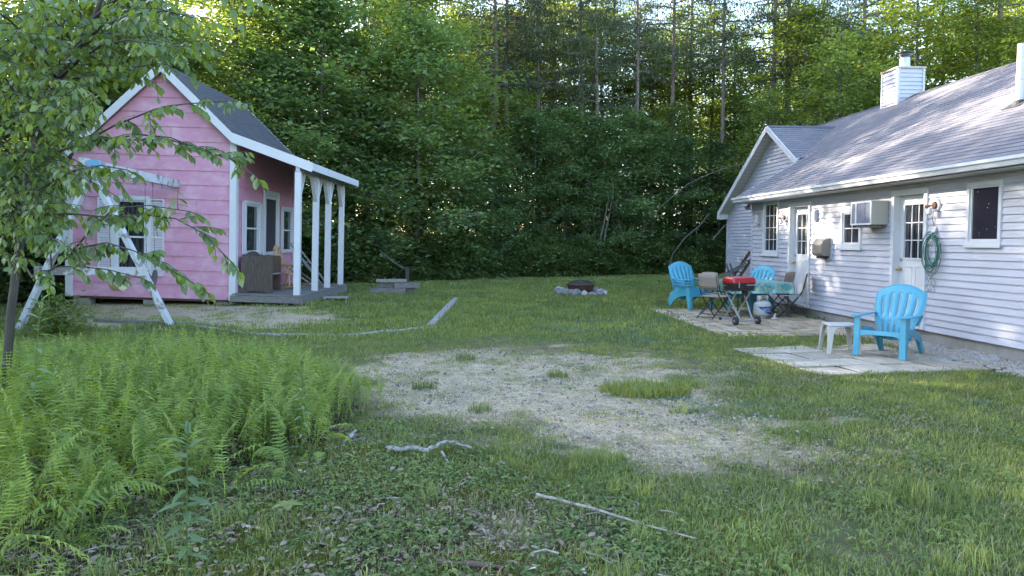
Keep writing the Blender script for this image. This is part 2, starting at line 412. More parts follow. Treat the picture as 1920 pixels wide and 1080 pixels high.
# ------------------------------------------------------------------ scattering
TPL = bpy.data.collections.new('templates')
def instancer(name, tpls, P, R, S, idx, label_kind='stuff'):
    """one object whose vertices carry instances of the template meshes (stuff only)"""
    me = bpy.data.meshes.new(name); n = len(P)
    me.vertices.add(n); me.vertices.foreach_set('co', np.asarray(P, np.float32).ravel())
    a = me.attributes.new('rot', 'FLOAT_VECTOR', 'POINT'); a.data.foreach_set('vector', np.asarray(R, np.float32).ravel())
    a = me.attributes.new('scl', 'FLOAT', 'POINT'); a.data.foreach_set('value', np.asarray(S, np.float32))
    a = me.attributes.new('pick', 'INT', 'POINT'); a.data.foreach_set('value', np.asarray(idx, np.int32))
    o = bpy.data.objects.new(name, me); COL.objects.link(o); o['kind'] = label_kind
    c = bpy.data.collections.new(name+'_kinds')
    for t in tpls: c.objects.link(t)
    g = bpy.data.node_groups.new(name+'_scatter', 'GeometryNodeTree')
    g.interface.new_socket('Geometry', in_out='INPUT', socket_type='NodeSocketGeometry')
    g.interface.new_socket('Geometry', in_out='OUTPUT', socket_type='NodeSocketGeometry')
    gi = g.nodes.new('NodeGroupInput'); go = g.nodes.new('NodeGroupOutput')
    ci = g.nodes.new('GeometryNodeCollectionInfo'); ci.inputs[0].default_value = c
    ci.inputs['Separate Children'].default_value = True; ci.inputs['Reset Children'].default_value = True
    ip = g.nodes.new('GeometryNodeInstanceOnPoints'); ip.inputs['Pick Instance'].default_value = True
    def att(nm, dt):
        q = g.nodes.new('GeometryNodeInputNamedAttribute'); q.data_type = dt; q.inputs['Name'].default_value = nm; return q.outputs['Attribute']
    e = g.nodes.new('FunctionNodeEulerToRotation')
    L = g.links.new
    L(gi.outputs[0], ip.inputs['Points']); L(ci.outputs[0], ip.inputs['Instance'])
    L(att('pick', 'INT'), ip.inputs['Instance Index']); L(att('rot', 'FLOAT_VECTOR'), e.inputs[0])
    L(e.outputs[0], ip.inputs['Rotation']); L(att('scl', 'FLOAT'), ip.inputs['Scale'])
    L(ip.outputs[0], go.inputs[0])
    md = o.modifiers.new('scatter', 'NODES'); md.node_group = g
    return o
def blades(name, m, n, rad, h, w, seed, lean=.45, tri=True):
    rs = np.random.RandomState(seed)
    r = rad*np.sqrt(rs.rand(n)); t = rs.rand(n)*2*pi; b = np.stack([r*np.cos(t), r*np.sin(t), np.zeros(n)-.01], 1)
    q = rs.rand(n)*2*pi; d = np.stack([np.cos(q), np.sin(q), 0*q], 1); sd = np.stack([-np.sin(q), np.cos(q), 0*q], 1)
    H = h*(.45+.75*rs.rand(n))[:, None]; L = (lean*rs.rand(n))[:, None]; up = np.array([[0, 0, 1.]])
    W = w*(.7+.6*rs.rand(n))[:, None]
    mid = b+up*H*.6+d*H*L*.35; tip = b+up*H*(1-.25*L)+d*H*L*1.1
    vs = np.stack([b-sd*W/2, b+sd*W/2, mid+sd*W*.42, mid-sd*W*.42, tip], 1).reshape(-1, 3)
    i = np.arange(n)*5
    f = np.concatenate([np.stack([i, i+1, i+2], 1), np.stack([i, i+2, i+3], 1), np.stack([i+3, i+2, i+4], 1)])
    return np_mesh(name, vs, f, m, link=False)

LM = {}
LM['grass'] = leafmat('lawn_grass_blades', (.12, .165, .045), (.205, .245, .080), (1.6, 1.5, .7), .35, .5, c3=(.22, .19, .09))
LM['grass_y'] = leafmat('yellow_green_grass_blades', (.18, .22, .045), (.27, .29, .09), (1.5, 1.4, .7), .35, .5, c3=(.25, .20, .10))
LM['grass_b'] = leafmat('blue_green_creeping_weed', (.09, .15, .085), (.14, .21, .13), (1.3, 1.4, .9), .3, .6)
LM['dry'] = leafmat('dry_grass_blades', (.20, .165, .09), (.32, .27, .17), (1.2, 1.1, .8), .25, .7)
LM['fern'] = leafmat('hay_scented_fern', (.14, .215, .040), (.225, .295, .066), (1.7, 1.6, .6), .42, .5, island=False)
LM['weed'] = leafmat('low_weed_leaves', (.09, .145, .042), (.165, .215, .070), (1.6, 1.6, .6), .38, .6, spec=.2)
LM['moss'] = leafmat('olive_moss', (.10, .12, .02), (.17, .18, .04), (1.4, 1.3, .6), .3, .8)

g_s = [blades('grass_tuft', LM['grass'], 54, .15, .048, .0056, 20+k, .9) for k in range(3)]
g_s += [blades('yellow_grass_tuft', LM['grass_y'], 50, .14, .046, .0056, 33, .9), blades('dry_grass_tuft', LM['dry'], 26, .16, .055, .004, 34, 1.1)]
g_b = [blades('creeping_weed_tuft', LM['grass_b'], 60, .16, .035, .012, 35, .9)]
g_l = [blades('long_grass_tuft', LM['grass'], 50, .10, .17, .0055, 40, .7), blades('long_pale_grass_tuft', LM['grass_y'], 40, .08, .15, .005, 41, .8)]
g_f = [blades('far_grass_tuft', LM['grass'], 60, .34, .075, .016, 50+k) for k in range(2)]+[blades('far_yellow_grass_tuft', LM['grass_y'], 50, .34, .07, .016, 53)]

def scatter_pts(n, x0, x1, y0, y1, dens, seed):
    rs = np.random.RandomState(seed); X = x0+(x1-x0)*rs.rand(n); Y = y0+(y1-y0)*rs.rand(n)
    vis = np.abs(X)/np.maximum(Y, .1) < .74
    k = vis & (rs.rand(n) < dens(X, Y)); X, Y = X[k], Y[k]
    return X, Y, rs
def free(X, Y, grow=0.):
    a = np.ones(np.shape(X))
    for p in (P_PATIO, P_SMALL, P_HOUSE): a = a*(polydist(X, Y, p) < .04-grow)
    sh = [(-11.1, 19.5), (-6.9, 19.5), (-6.9, 24.5), (-11.1, 24.5)]
    return a*(polydist(X, Y, sh) < 0)*(polydist(X, Y, P_STONES) < 0)
def d_lawn(X, Y):
    s = z_sand(X, Y); l = z_litter(X, Y)
    pat = .30+.70*sstep(.34, .54, fbm(X*1.5+2, Y*1.5+4, 4))
    return free(X, Y)*np.clip(1-1.25*s, .0, 1)*(1-.45*l)*pat*(polydist(X, Y, P_FERN) < .1)
def lawn(name, tp, n, box, dens, seed, smin=.75, smax=1.3, pickf=None):
    X, Y, rs = scatter_pts(n, *box, dens, seed); k = len(X)
    P = np.stack([X, Y, height(X, Y)], 1); R = np.zeros((k, 3)); R[:, 2] = rs.rand(k)*6.28; R[:, :2] = rs.normal(0, .08, (k, 2))
    S = smin+(smax-smin)*rs.rand(k)
    ix = rs.randint(0, len(tp), k) if pickf is None else pickf(X, Y, rs)
    print('scatter', name, k)
    return instancer(name, tp, P, R, S, ix)
def pick_near(X, Y, rs):   # collection children are sorted by name: dry, grass x3, yellow
    f = fbm(X*.8+40, Y*.8+3, 3); r = rs.rand(len(X))
    ix = 1+rs.randint(0, 3, len(X))
    ix = np.where((r < (f-.35)*1.9), 4, ix); return np.where(rs.rand(len(X)) < .10+.35*(z_sand(X, Y) > .25)+.25*(z_litter(X, Y) > .4), 0, ix)
lawn('lawn_grass', g_s, 34000, (-8.5, 10, 2.6, 13.5), lambda X, Y: d_lawn(X, Y)*1*np.interp(Y, [4, 13], [1, .85]), 1, pickf=pick_near)
lawn('distant_lawn_grass', g_f, 14000, (-14, 14, 12.5, 38), lambda X, Y: d_lawn(X, Y)*(wood(X, Y) < .6), 2,
     pickf=lambda X, Y, rs: np.where(rs.rand(len(X)) < 2.2*(fbm(X*.5+7, Y*.5, 3)-.36), 2, rs.randint(0, 2, len(X))))
B1, B2, B3 = gnd(1120, 605), gnd(1300, 735), gnd(1200, 628)
def d_blue(X, Y):
    f = fbm(X*1.2+70, Y*1.2, 3)
    z = np.exp(-((X-B1[0])/1.5)**2-((Y-B1[1])/1.5)**2)+np.exp(-((X-B2[0])/.75)**2-((Y-B2[1])/.8)**2)+.7*np.exp(-((X-B3[0])/1.2)**2-((Y-B3[1])/1.3)**2)+.5*np.exp(-((X-3.6)/.9)**2-((Y-10)/.9)**2)
    return free(X, Y)*np.clip(z*1.5*sstep(.35, .6, f)+.02, 0, 1)*(z_sand(X, Y) < .9)
lawn('creeping_blue_green_weed', g_b, 9000, (-1, 6.5, 6.5, 20), d_blue, 3, .7, 1.2)
lawn('long_grass', g_l, 1500, (-3.5, 6, 3, 9), lambda X, Y: free(X, Y)*(1-z_sand(X, Y))*sstep(.52, .72, fbm(X*1.9+12, Y*1.9, 3))*np.interp(Y, [3, 9], [.75, .3])*(polydist(X, Y, P_FERN) < .1), 4, .6, 1.15)
lawn('sparse_gravel_grass', [g_s[0], g_s[3], g_s[4]], 3200, (-3, 5.5, 5.3, 13), lambda X, Y: (z_sand(X, Y) > .3)*sstep(.40, .62, fbm(X*2.3+55, Y*2.3, 3)), 5, .35, .95)
lawn('sparse_yard_grass', [g_s[0], g_s[3], g_s[4]], 1600, (-11, -3, 13.5, 19.3), lambda X, Y: .55*(z_sand(X, Y) > .4)*sstep(.38, .62, fbm(X*1.3+55, Y*1.3, 3)), 15, .7, 1.5)

# individually countable tufts standing on the bare gravel
def tuft(px, py, s, kind, label, k=0):
    x, y = gnd(px, py); src = {'y': ('yellow_grass_clump', LM['grass_y']), 'g': ('green_grass_clump', LM['grass'])}[kind]
    o = blades('grass_tuft', src[1], int((520 if s > 1 else 210)*max(s, .4)**1.5), .17*s, .12*min(1.2, .6+.4*s), .007, 900+k, .8)
    COL.objects.link(o); o.location = (x, y, float(height(x, y))); o.scale = (1.5 if s > 1.3 else 1, 1, 1)
    return tag(o, label, 'grass tuft', 'grass tufts on the bare gravel')
tuft(1210, 736, 1.9, 'y', 'largest bright yellow-green grass clump on the bare gravel', 1)
tuft(1300, 724, .9, 'y', 'smaller bright grass clump just right of the largest clump', 2)
tuft(872, 674, .8, 'g', 'round green grass tuft at the far edge of the gravel', 3)
tuft(795, 730, .8, 'g', 'dull green grass tuft on the gravel nearest the ferns', 4)
tuft(1046, 706, .8, 'g', 'spiky green grass tuft in the middle of the gravel', 5)
tuft(1142, 864, .75, 'g', 'green grass tuft at the near edge of the gravel', 6)
tuft(900, 770, .7, 'g', 'sparse grass tuft between the fallen branch and the gravel', 7)

# ------------------------------------------------------------------ ferns
def fern(name, m, seed, L=.62, pairs=24, lean=.3, plen=.095):
    rs = np.random.RandomState(seed); vs, fs = [], []
    az = rs.rand()*6.28
    def quad(a, b, c, d):
        i = len(vs); vs.extend([a, b, c, d]); fs.append((i, i+1, i+2, i+3))
    def pos(t):
        bend = lean*L*(t**2.0); z = L*(t-.16*t**3*lean*2)
        return np.array([bend, 0.02*sin(5*t+seed), z])
    ts = np.linspace(0, 1, 9)
    for a, b in zip(ts[:-1], ts[1:]):
        w0, w1 = .0035*(1-a*.7), .0035*(1-b*.7); p, q = pos(a), pos(b)
        quad(p+[0, -w0, 0], p+[0, w0, 0], q+[0, w1, 0], q+[0, -w1, 0])
    for i in range(pairs):
        t = .24+.76*(i+.5)/pairs; p = pos(t)
        ln = plen*(sin(pi*min(1, (1-t)*1.25+.04))**.8)*(.85+.3*rs.rand())
        if t < .35: ln *= .75
        for sd in (-1, 1):
            up = .25+.25*rs.randn()*.5; d = np.array([.25+.2*rs.randn()*.4, sd*1., up]); d /= np.linalg.norm(d)
            droop = .35+.2*rs.rand(); fw = np.cross(d, [0, 0, 1]); fw /= np.linalg.norm(fw); fw = fw*(1)
            twist = rs.normal(0, .35); nrm = np.cross(fw, d); fw = fw*cos(twist)+nrm*sin(twist)
            k = 4; W0 = .0165*(.35+.65*ln/plen)
            for j in range(k):
                u0, u1 = j/k, (j+1)/k
                c0 = p+d*ln*u0-np.array([0, 0, droop*ln*u0**2]); c1 = p+d*ln*u1-np.array([0, 0, droop*ln*u1**2])
                w0, w1 = W0*(1-u0**1.6)*(.6 if j == 0 else 1), W0*(1-u1**1.6)+.0006
                quad(c0-fw*w0*.5, c0+fw*w0*.5, c1+fw*w1*.5, c1-fw*w1*.5)
    v = np.array(vs, float); c, s_ = cos(az), sin(az)
    v = np.stack([v[:, 0]*c-v[:, 1]*s_, v[:, 0]*s_+v[:, 1]*c, v[:, 2]], 1)
    return np_mesh(name, v, np.array(fs), m, link=False)
fr = [fern('fern_frond', LM['fern'], 60+k, .60+.05*k, 19+k, [.14, .24, .34, .2][k], .088) for k in range(4)]
def d_fern(X, Y):
    return sstep(-.05, .25, polydist(X, Y, P_FERN)+(fbm(X*2.2, Y*2.2, 2)-.5)*.9)*(.35+.65*sstep(.30, .44, fbm(X*1.5+4, Y*1.5+9, 3)))
X, Y, rs = scatter_pts(8600, -7.5, -1.0, 2.5, 9.9, d_fern, 8); k = len(X)
rim = np.clip(polydist(X, Y, P_FERN)/.9, 0, 1)
hh = (.60+.36*fbm(X*1.1+3, Y*1.1, 3)+.30*rs.rand(k))*(.62+.38*rim)*np.interp(Y, [3.5, 9.3], [1.12, .92])
R = np.stack([rs.normal(-.08, .16, k), rs.normal(.12, .16, k), rs.normal(0, 1.6, k)], 1)
instancer('ferns', fr, np.stack([X, Y, height(X, Y)-.02], 1), R, hh, rs.randint(0, 4, k)); print('ferns', k)
# low sprays of arching fronds at the near edge
fl = [fern('low_fern_frond', LM['fern'], 80+k, .42, 18, 1.1, .08) for k in range(2)]
X, Y, rs = scatter_pts(900, -4.5, 0, 2.7, 6, lambda X, Y: .45*np.exp(-(polydist(X, Y, P_FERN)/.4)**2), 9); k = len(X)
instancer('low_ferns', fl, np.stack([X, Y, height(X, Y)], 1), np.stack([rs.normal(0, .35, k), rs.normal(0, .35, k), rs.rand(k)*6.28], 1), .5+.6*rs.rand(k), rs.randint(0, 2, k))

# ------------------------------------------------------------------ low broad-leaved weeds and litter
def leaf_pts(L, W):   # pointed oval leaf folded on its midrib, in (along, across, up)
    return np.array([(0, 0, 0), (.30*L, W*.42, .05*L), (.62*L, W*.40, .02*L), (L, 0, -.10*L), (.62*L, -W*.40, .02*L), (.30*L, -W*.42, .05*L), (.32*L, 0, .0), (.64*L, 0, -.02*L)])
LF = np.array([(0, 6, 1), (1, 6, 7), (1, 7, 2), (2, 7, 3), (0, 5, 6), (5, 7, 6), (5, 4, 7), (4, 3, 7)])
def place_leaves(bases, dirs, norms, L, W):
    """vectorised: n leaves as one vertex array"""
    d = dirs/np.linalg.norm(dirs, axis=1, keepdims=True); n = norms-d*(norms*d).sum(1, keepdims=True)
    n /= np.linalg.norm(n, axis=1, keepdims=True)+1e-9; s = np.cross(n, d); u = leaf_pts(1., 1.)
    L = np.asarray(L)[:, None, None]; W = np.asarray(W)[:, None, None]
    v = bases[:, None, :]+d[:, None, :]*u[None, :, 0:1]*L+s[:, None, :]*u[None, :, 1:2]*W+n[:, None, :]*u[None, :, 2:3]*L
    k = len(bases); f = (LF[None]+np.arange(k)[:, None, None]*8).reshape(-1, 3)
    return v.reshape(-1, 3), f
def weed(name, m, seed, n, rad, h, L, W, droop=.2):
    rs = np.random.RandomState(seed); b, d, s = [], [], []
    for i in range(n):
        t = rs.rand()*6.28; r = rad*sqrt(rs.rand()); z = h*(.5+.6*rs.rand())
        for j in range(3):
            q = t+j*2.09+rs.normal(0, .2); b.append((r*cos(t), r*sin(t), z)); d.append((cos(q), sin(q), .25-droop*rs.rand()*2)); s.append(.7+.6*rs.rand())
    s = np.array(s); v, f = place_leaves(np.array(b), np.array(d, float), np.tile([[0, 0, 1.]], (len(b), 1))+rs.normal(0, .2, (len(b), 3)), L*s, W*s)
    return np_mesh(name, v, f, m, link=False)
wd = [weed('weed_clump', LM['weed'], 70+k, 16, .11, .045, .021, .014, .5) for k in range(3)]
def d_weed(X, Y):
    near = sstep(-.8, .4, polydist(X, Y, P_NEAR)+(fbm(X*1.5, Y*1.5, 3)-.5)*2)
    return (near*(.12+.88*sstep(.42, .60, fbm(X*1.6+20, Y*1.6, 3)))+.22*sstep(.50, .64, fbm(X*1.3+20, Y*1.3, 3))*sstep(8, 6, Y))*(1-z_sand(X, Y))*free(X, Y)
lawn('low_weeds', wd, 6500, (-5.5, 5, 2.6, 8.5), d_weed, 6, .5, 1.35)
ms = [blades('moss_tuft', LM['moss'], 90, .12, .032, .007, 90+k, .5) for k in range(2)]
lawn('moss', ms, 6500, (-4, 4.5, 2.6, 6.0), lambda X, Y: sstep(.42, .60, fbm(X*1.4+77, Y*1.4+5, 3))*sstep(-.6, .3, polydist(X, Y, P_NEAR)), 12, .7, 1.3)
def litter_tpl(name, m, seed, n, rad, L):
    rs = np.random.RandomState(seed); q = rs.rand(n)*6.28; t = rs.rand(n)*6.28; r = rad*np.sqrt(rs.rand(n))
    b = np.stack([r*np.cos(t), r*np.sin(t), .004+.022*rs.rand(n)], 1); d = np.stack([np.cos(q), np.sin(q), rs.normal(0, .22, n)], 1)
    nn = np.stack([rs.normal(0, .4, n), rs.normal(0, .4, n), np.ones(n)], 1); s = .6+.8*rs.rand(n)
    v, f = place_leaves(b, d, nn, L*s, L*.6*s); v[:, 2] = np.maximum(v[:, 2], .002)
    return np_mesh(name, v, f, m, link=False)
lt = [litter_tpl('brown_leaf_litter', 'deadleaf', 1, 12, .2, .038), litter_tpl('pale_leaf_litter', 'paleleaf', 2, 3, .2, .045)]
lawn('leaf_litter', lt, 2600, (-5.5, 5, 2.6, 7.5), lambda X, Y: .9*z_litter(X, Y)*(polydist(X, Y, P_NEAR) > -.6), 10, .7, 1.4, pickf=lambda X, Y, rs: (rs.rand(len(X)) < .2).astype(int))
tw = []
for k in range(2):
    mb = MB(); r_ = random.Random(k+5)
    for i in range(9):
        a = r_.uniform(0, 6.28); x, y = r_.uniform(-.2, .2), r_.uniform(-.2, .2); l = r_.uniform(.05, .2)
        mb.tube([(x, y, .012), (x+l*.5*cos(a), y+l*.5*sin(a), .02), (x+l*cos(a+.3), y+l*sin(a+.3), .012)], r_.uniform(.0015, .004), 4)
    o = mb.build('twig_scatter', 'twig'); COL.objects.unlink(o); tw.append(o)
lawn('fallen_twigs', tw, 260, (-5, 5, 2.6, 8), lambda X, Y: .5*(.2+z_litter(X, Y))*(polydist(X, Y, P_NEAR) > -.8), 13, .6, 1.5)
pb = []
for k in range(3):
    mb = MB(); r_ = random.Random(k+150)
    for i in range(16): q_ = r_.uniform(.003, .0095)*(1.6 if i == 0 else 1); mb.rock((r_.uniform(-.2, .2), r_.uniform(-.2, .2), .002), (q_, q_*r_.uniform(.7, 1.), q_*.6), i*5+k, 5)
    o = mb.build('pebble_scatter', ['gravel', 'gravel', 'stone_dark'][k]); COL.objects.unlink(o); pb.append(o)
lawn('pebbles', pb, 4200, (-3.5, 5.5, 5.2, 13), lambda X, Y: (z_sand(X, Y) > .35)*(.25+.75*sstep(.4, .6, fbm(X*2.5, Y*2.5+9, 3))), 16, .6, 1.5)
deb = [litter_tpl('gravel_leaf_debris', 'deadleaf', 5, 26, .22, .022), blades('dead_grass_wisps', LM['dry'], 30, .2, .03, .006, 95, 2.2)]
lawn('dead_leaf_debris', deb, 5600, (-4, 6.5, 2.6, 13.5), lambda X, Y: free(X, Y)*(polydist(X, Y, P_FERN) < 0)*np.maximum((z_sand(X, Y) > .08)*(z_sand(X, Y) < .97)*sstep(.42, .60, fbm(X*1.7+60, Y*1.7+9, 4)), (z_litter(X, Y) > .3)*.8), 17, .6, 1.4)
# gravel bed beside the foundation
gr = []
for k in range(3):
    mb = MB(); r_ = random.Random(k+50)
    for i in range(34): mb.rock((r_.uniform(-.15, .15), r_.uniform(-.15, .15), .008), (r_.uniform(.012, .028), r_.uniform(.012, .024), r_.uniform(.008, .018)), i*7+k, 5)
    o = mb.build('gravel_patch', ['gravel', 'stone', 'gravel'][k]); COL.objects.unlink(o); gr.append(o)
X, Y, rs = scatter_pts(1100, 4.5, 8.5, 6, 14.5, lambda X, Y: sstep(-.1, .15, polydist(X, Y, P_STONES)+(fbm(X*2, Y*2, 2)-.5)*.5), 14); k = len(X)
instancer('gravel_bed', gr, np.stack([X, Y, height(X, Y)], 1), np.stack([0*X, 0*X, rs.rand(k)*6.28], 1), .7+.6*rs.rand(k), rs.randint(0, 3, k))
for nm in ('low_weeds', 'leaf_litter'): pass
# ------------------------------------------------------------------ lap siding and shingles
def cut(segs, a, b):
    out = []
    for s, e in segs:
        if b <= s or a >= e: out.append((s, e)); continue
        if a > s: out.append((s, a))
        if b < e: out.append((b, e))
    return out
def lap(mb, f, h0, h1, expo, uL, uR, openings=(), lip=.021, hbreaks=()):
    """courses of lapped boards; f(u, h, off) -> point; uL/uR give the ends at a height; openings (u0, u1, h0, h1)"""
    cs = []; h = h0
    while h < h1-1e-6: cs.append((h, min(h+expo, h1))); h += expo
    br = sorted(set([b for o in openings for b in o[2:4]]+list(hbreaks)))
    for a, b in cs:
        ks = [a]+[x for x in br if a+1e-5 < x < b-1e-5]+[b]
        for p, q in zip(ks[:-1], ks[1:]):
            mid = (p+q)/2; op = lip*(1-(p-a)/expo); oq = lip*(1-(q-a)/expo)
            segs = [(0., 1.)]; L, R = uL(mid), uR(mid)
            if R-L < .004: continue
            segs = [(L, R)]
            for o in openings:
                if o[2] < mid < o[3]: segs = cut(segs, o[0], o[1])
            for s, e in segs:
                sl = s if s > L+1e-6 else None; er = e if e < R-1e-6 else None
                s0, s1 = (s, s) if sl is not None else (uL(p+1e-5), uL(q-1e-5)); e0, e1 = (e, e) if er is not None else (uR(p+1e-5), uR(q-1e-5))
                if e0-s0 < 0: e0 = s0
                if e1-s1 < 0: e1 = s1
                mb.quad([f(s0, p, op), f(e0, p, op), f(e1, q, oq), f(s1, q, oq)])
                if p == a: mb.quad([f(s0, p, 0), f(e0, p, 0), f(e0, p, op), f(s0, p, op)])
def shingles(mb, f, s1, uL, uR, expo=.142, lip=.007, s0=0., cut_s=()):
    s = s0; ss = []
    while s < s1-1e-6: ss.append(s); s += expo
    ss.append(s1)
    for a, b in zip(ss[:-1], ss[1:]):
        ks = [a]+[c for c in cut_s if a+1e-5 < c < b-1e-5]+[b]
        for p, q in zip(ks[:-1], ks[1:]):
            u0, u1, u2, u3 = uL(p+1e-5), uR(p+1e-5), uR(q-1e-5), uL(q-1e-5)
            if u1-u0 < 0: u1 = u0
            if u2-u3 < 0: u2 = u3
            op = lip*(1-(p-a)/expo); oq = lip*(1-(q-a)/expo)
            mb.quad([f(u0, p, op), f(u1, p, op), f(u2, q, oq), f(u3, q, oq)], [(u0, p), (u1, p), (u2, q), (u3, q)])
        mb.quad([f(uL(a), a, -.003), f(uR(a), a, -.003), f(uR(a), a, lip), f(uL(a), a, lip)], [(uL(a), a), (uR(a), a), (uR(a), a+.01), (uL(a), a+.01)])

# ================================================================== the long house on the right
AW = 7.40                                # wall plane
HO = (AW, 12., 0.)                       # root of the house, in its own frame
house = thing('house', 'long single storey house with pale lilac lap siding and grey shingle roof', 'house', HW(*HO), TH)
hb = lambda mb, name, m, parent=None, **k: mb.build(name, m, parent or house, origin=HO, **k)
B_END, B_NEAR = onwall(1411, 400, AW)[0], 3.5
SL = .565; E_A, E_H = 6.98, 1.6+1.075; RIDGE_A = 11.62; RIDGE_H = E_H+SL*(RIDGE_A-E_A)
roofh = lambda a: E_H+SL*(a-E_A)
def opening(px0, py0, px1, py1, a=AW):
    b1, _ = onwall(px0, (py0+py1)/2, a); b0, _ = onwall(px1, (py0+py1)/2, a)
    _, ht = onwall((px0+px1)/2, py0, a); _, hl = onwall((px0+px1)/2, py1, a)
    return [b0, b1, hl, ht]
W1 = opening(1432, 376, 1461, 479); D1 = opening(1479.5, 374, 1520, 577); W2 = opening(1578, 391, 1617, 467)
D2 = opening(1672, 360, 1739, 611); W3 = opening(1815, 340, 1881, 462)
D1[2] = .20; D2[2] = .20; D1[3] = 2.42; D2[3] = 2.44
ops = [W1, D1, W2, D2, W3]
mb = MB(); SB = .19; ST = E_H-.14
lap(mb, lambda u, h, o: (AW-o, u, h), SB, ST, .104, lambda h: B_NEAR, lambda h: B_END-.05, ops)
# far end wall and the wall of the cross wing
WA = 9.12; WZ = onwall(1363, 470, WA)[0]
pk = onwall(1438, 236, 8.80); ft = onwall(1347, 398, 8.80)
PKB, PKH = pk; WSL = (pk[1]-ft[1])/(ft[0]-pk[0])
wingh = lambda b: PKH-WSL*abs(b-PKB)-.10
def uLw(h): return max(B_END-.0, PKB-(PKH-.10-h)/WSL) if h > 0 else B_END
lap(mb, lambda u, h, o: (WA-o, u, h), SB, PKH-.12, .104, uLw, lambda h: min(WZ-.04, PKB+(PKH-.10-h)/WSL))
# end wall of the main body (faces the wood), near end wall, back wall
for (p, q) in (((AW, B_END), (WA, B_END)), ((AW+8.4, B_NEAR), (AW, B_NEAR)), ((WA, WZ), (WA+8, WZ))):
    lap(mb, lambda u, h, o: (p[0]+(q[0]-p[0])*u, p[1]+(q[1]-p[1])*u, h), SB, ST, .104, lambda h: 0, lambda h: 1)
mb.quad([(AW, B_NEAR, ST), (AW+8.4, B_NEAR, ST), (RIDGE_A, B_NEAR, RIDGE_H-.1)])
mb.quad([(AW+8.4, B_NEAR, 0), (AW+8.4, WZ, 0), (AW+8.4, WZ, 2.6), (AW+8.4, B_NEAR, 2.6)])
# reveal of the two doorways
for (b0, b1, h0, h1) in (D1, D2):
    d = .14
    mb.quad([(AW, b0, h0), (AW+d, b0, h0), (AW+d, b0, h1), (AW, b0, h1)]); mb.quad([(AW, b1, h0), (AW+d, b1, h0), (AW+d, b1, h1), (AW, b1, h1)])
    mb.quad([(AW, b0, h1), (AW+d, b0, h1), (AW+d, b1, h1), (AW, b1, h1)]); mb.quad([(AW, b0, h0), (AW+d, b0, h0), (AW+d, b1, h0), (AW, b1, h0)])
hb(mb, 'wall', 'siding')
mb = MB(); mb.box(AW+.03, AW+8.3, B_NEAR+.05, B_END-.04, -.15, SB-.004); mb.box(WA+.03, WA+6, B_END-.04, WZ-.05, -.15, SB-.004)
hb(mb, 'foundation', 'concrete')
mb = MB(); mb.box(AW-.022, AW+.05, B_END-.06, B_END+.022, SB-.01, ST-.01); hb(mb, 'corner_trim', 'siding')
mb = MB(); mb.box(WA-.022, WA+.05, WZ-.06, WZ+.022, SB-.01, 2.45); hb(mb, 'corner_trim', 'siding')
# roof: main slope with the valley of the wing
ns = Vector((-SL, 0, 1)).normalized(); ln = sqrt(1+SL*SL)
RAKE_A = 8.80
vb = lambda a: PKB-(PKH-roofh(a))/WSL         # where the wing's near slope meets the main slope
A_TOP = E_A+(PKH-E_H)/SL
def uRm(s):
    a = E_A+s/ln
    if a < RAKE_A: return B_END+.10
    if a < A_TOP: return max(B_END+.10, vb(a))
    return PKB+3.2
roof = MB()
fm = lambda u, s, o: (E_A+s/ln-SL/ln*o*1, u, E_H+SL*s/ln+o/ln)
shingles(roof, fm, (RIDGE_A-E_A)*ln, lambda s: B_NEAR-.3, uRm, cut_s=((RAKE_A-E_A)*ln, (A_TOP-E_A)*ln))
# far slope of the main roof
fm2 = lambda u, s, o: (2*RIDGE_A-E_A-s/ln, -u, E_H+SL*s/ln)
shingles(roof, lambda u, s, o: (2*RIDGE_A-E_A-s/ln, u, E_H+SL*s/ln+o), (RIDGE_A-E_A)*ln, lambda s: B_NEAR-.3, lambda s: PKB+3.2, expo=.6)
# wing slopes: u runs along a, s down from the eave up to the wing ridge
wl = sqrt(1+WSL*WSL); sw = (ft[0]-PKB)*wl
def f_near(u, s, o):          # slope facing the camera
    b = PKB-(sw-s)/wl; return (u, b-WSL/wl*o, PKH-WSL*(PKB-b)+o/wl)
def uR_near(s):
    h = PKH-WSL*(sw-s)/wl; return max(RAKE_A+.001, E_A+(h-E_H)/SL+.03)
s_start = sw-(PKB-vb(RAKE_A))*wl
shingles(roof, f_near, sw, lambda s: RAKE_A, uR_near, s0=s_start)
def f_far(u, s, o):
    b = PKB+(sw-s)/wl; return (u, b+WSL/wl*o, PKH-WSL*(b-PKB)+o/wl)
shingles(roof, f_far, sw, lambda s: RAKE_A, lambda s: 14., )
ro = hb(roof, 'roof', 'shingle')
mb = MB()   # ridge caps
for i in range(int((PKB+3.1-B_NEAR)/.3)):
    b = B_NEAR+i*.3
    for sg in (-1, 1):
        mb.quad([(RIDGE_A, b, RIDGE_H+.018), (RIDGE_A+sg*.13, b, RIDGE_H+.018-.13*SL), (RIDGE_A+sg*.13, b+.32, RIDGE_H+.008-.13*SL), (RIDGE_A, b+.32, RIDGE_H+.008)])
hb(mb, 'ridge_cap', 'shingle', ro); mb = MB()
a = RAKE_A
while a < A_TOP:
    for sg in (-1, 1):
        mb.quad([(a, PKB, PKH+.012), (a, PKB+sg*.12, PKH+.012-.12*WSL), (a+.32, PKB+sg*.12, PKH+.020-.12*WSL), (a+.32, PKB, PKH+.020)])
    a += .3
hb(mb, 'ridge_cap', 'shingle', ro)
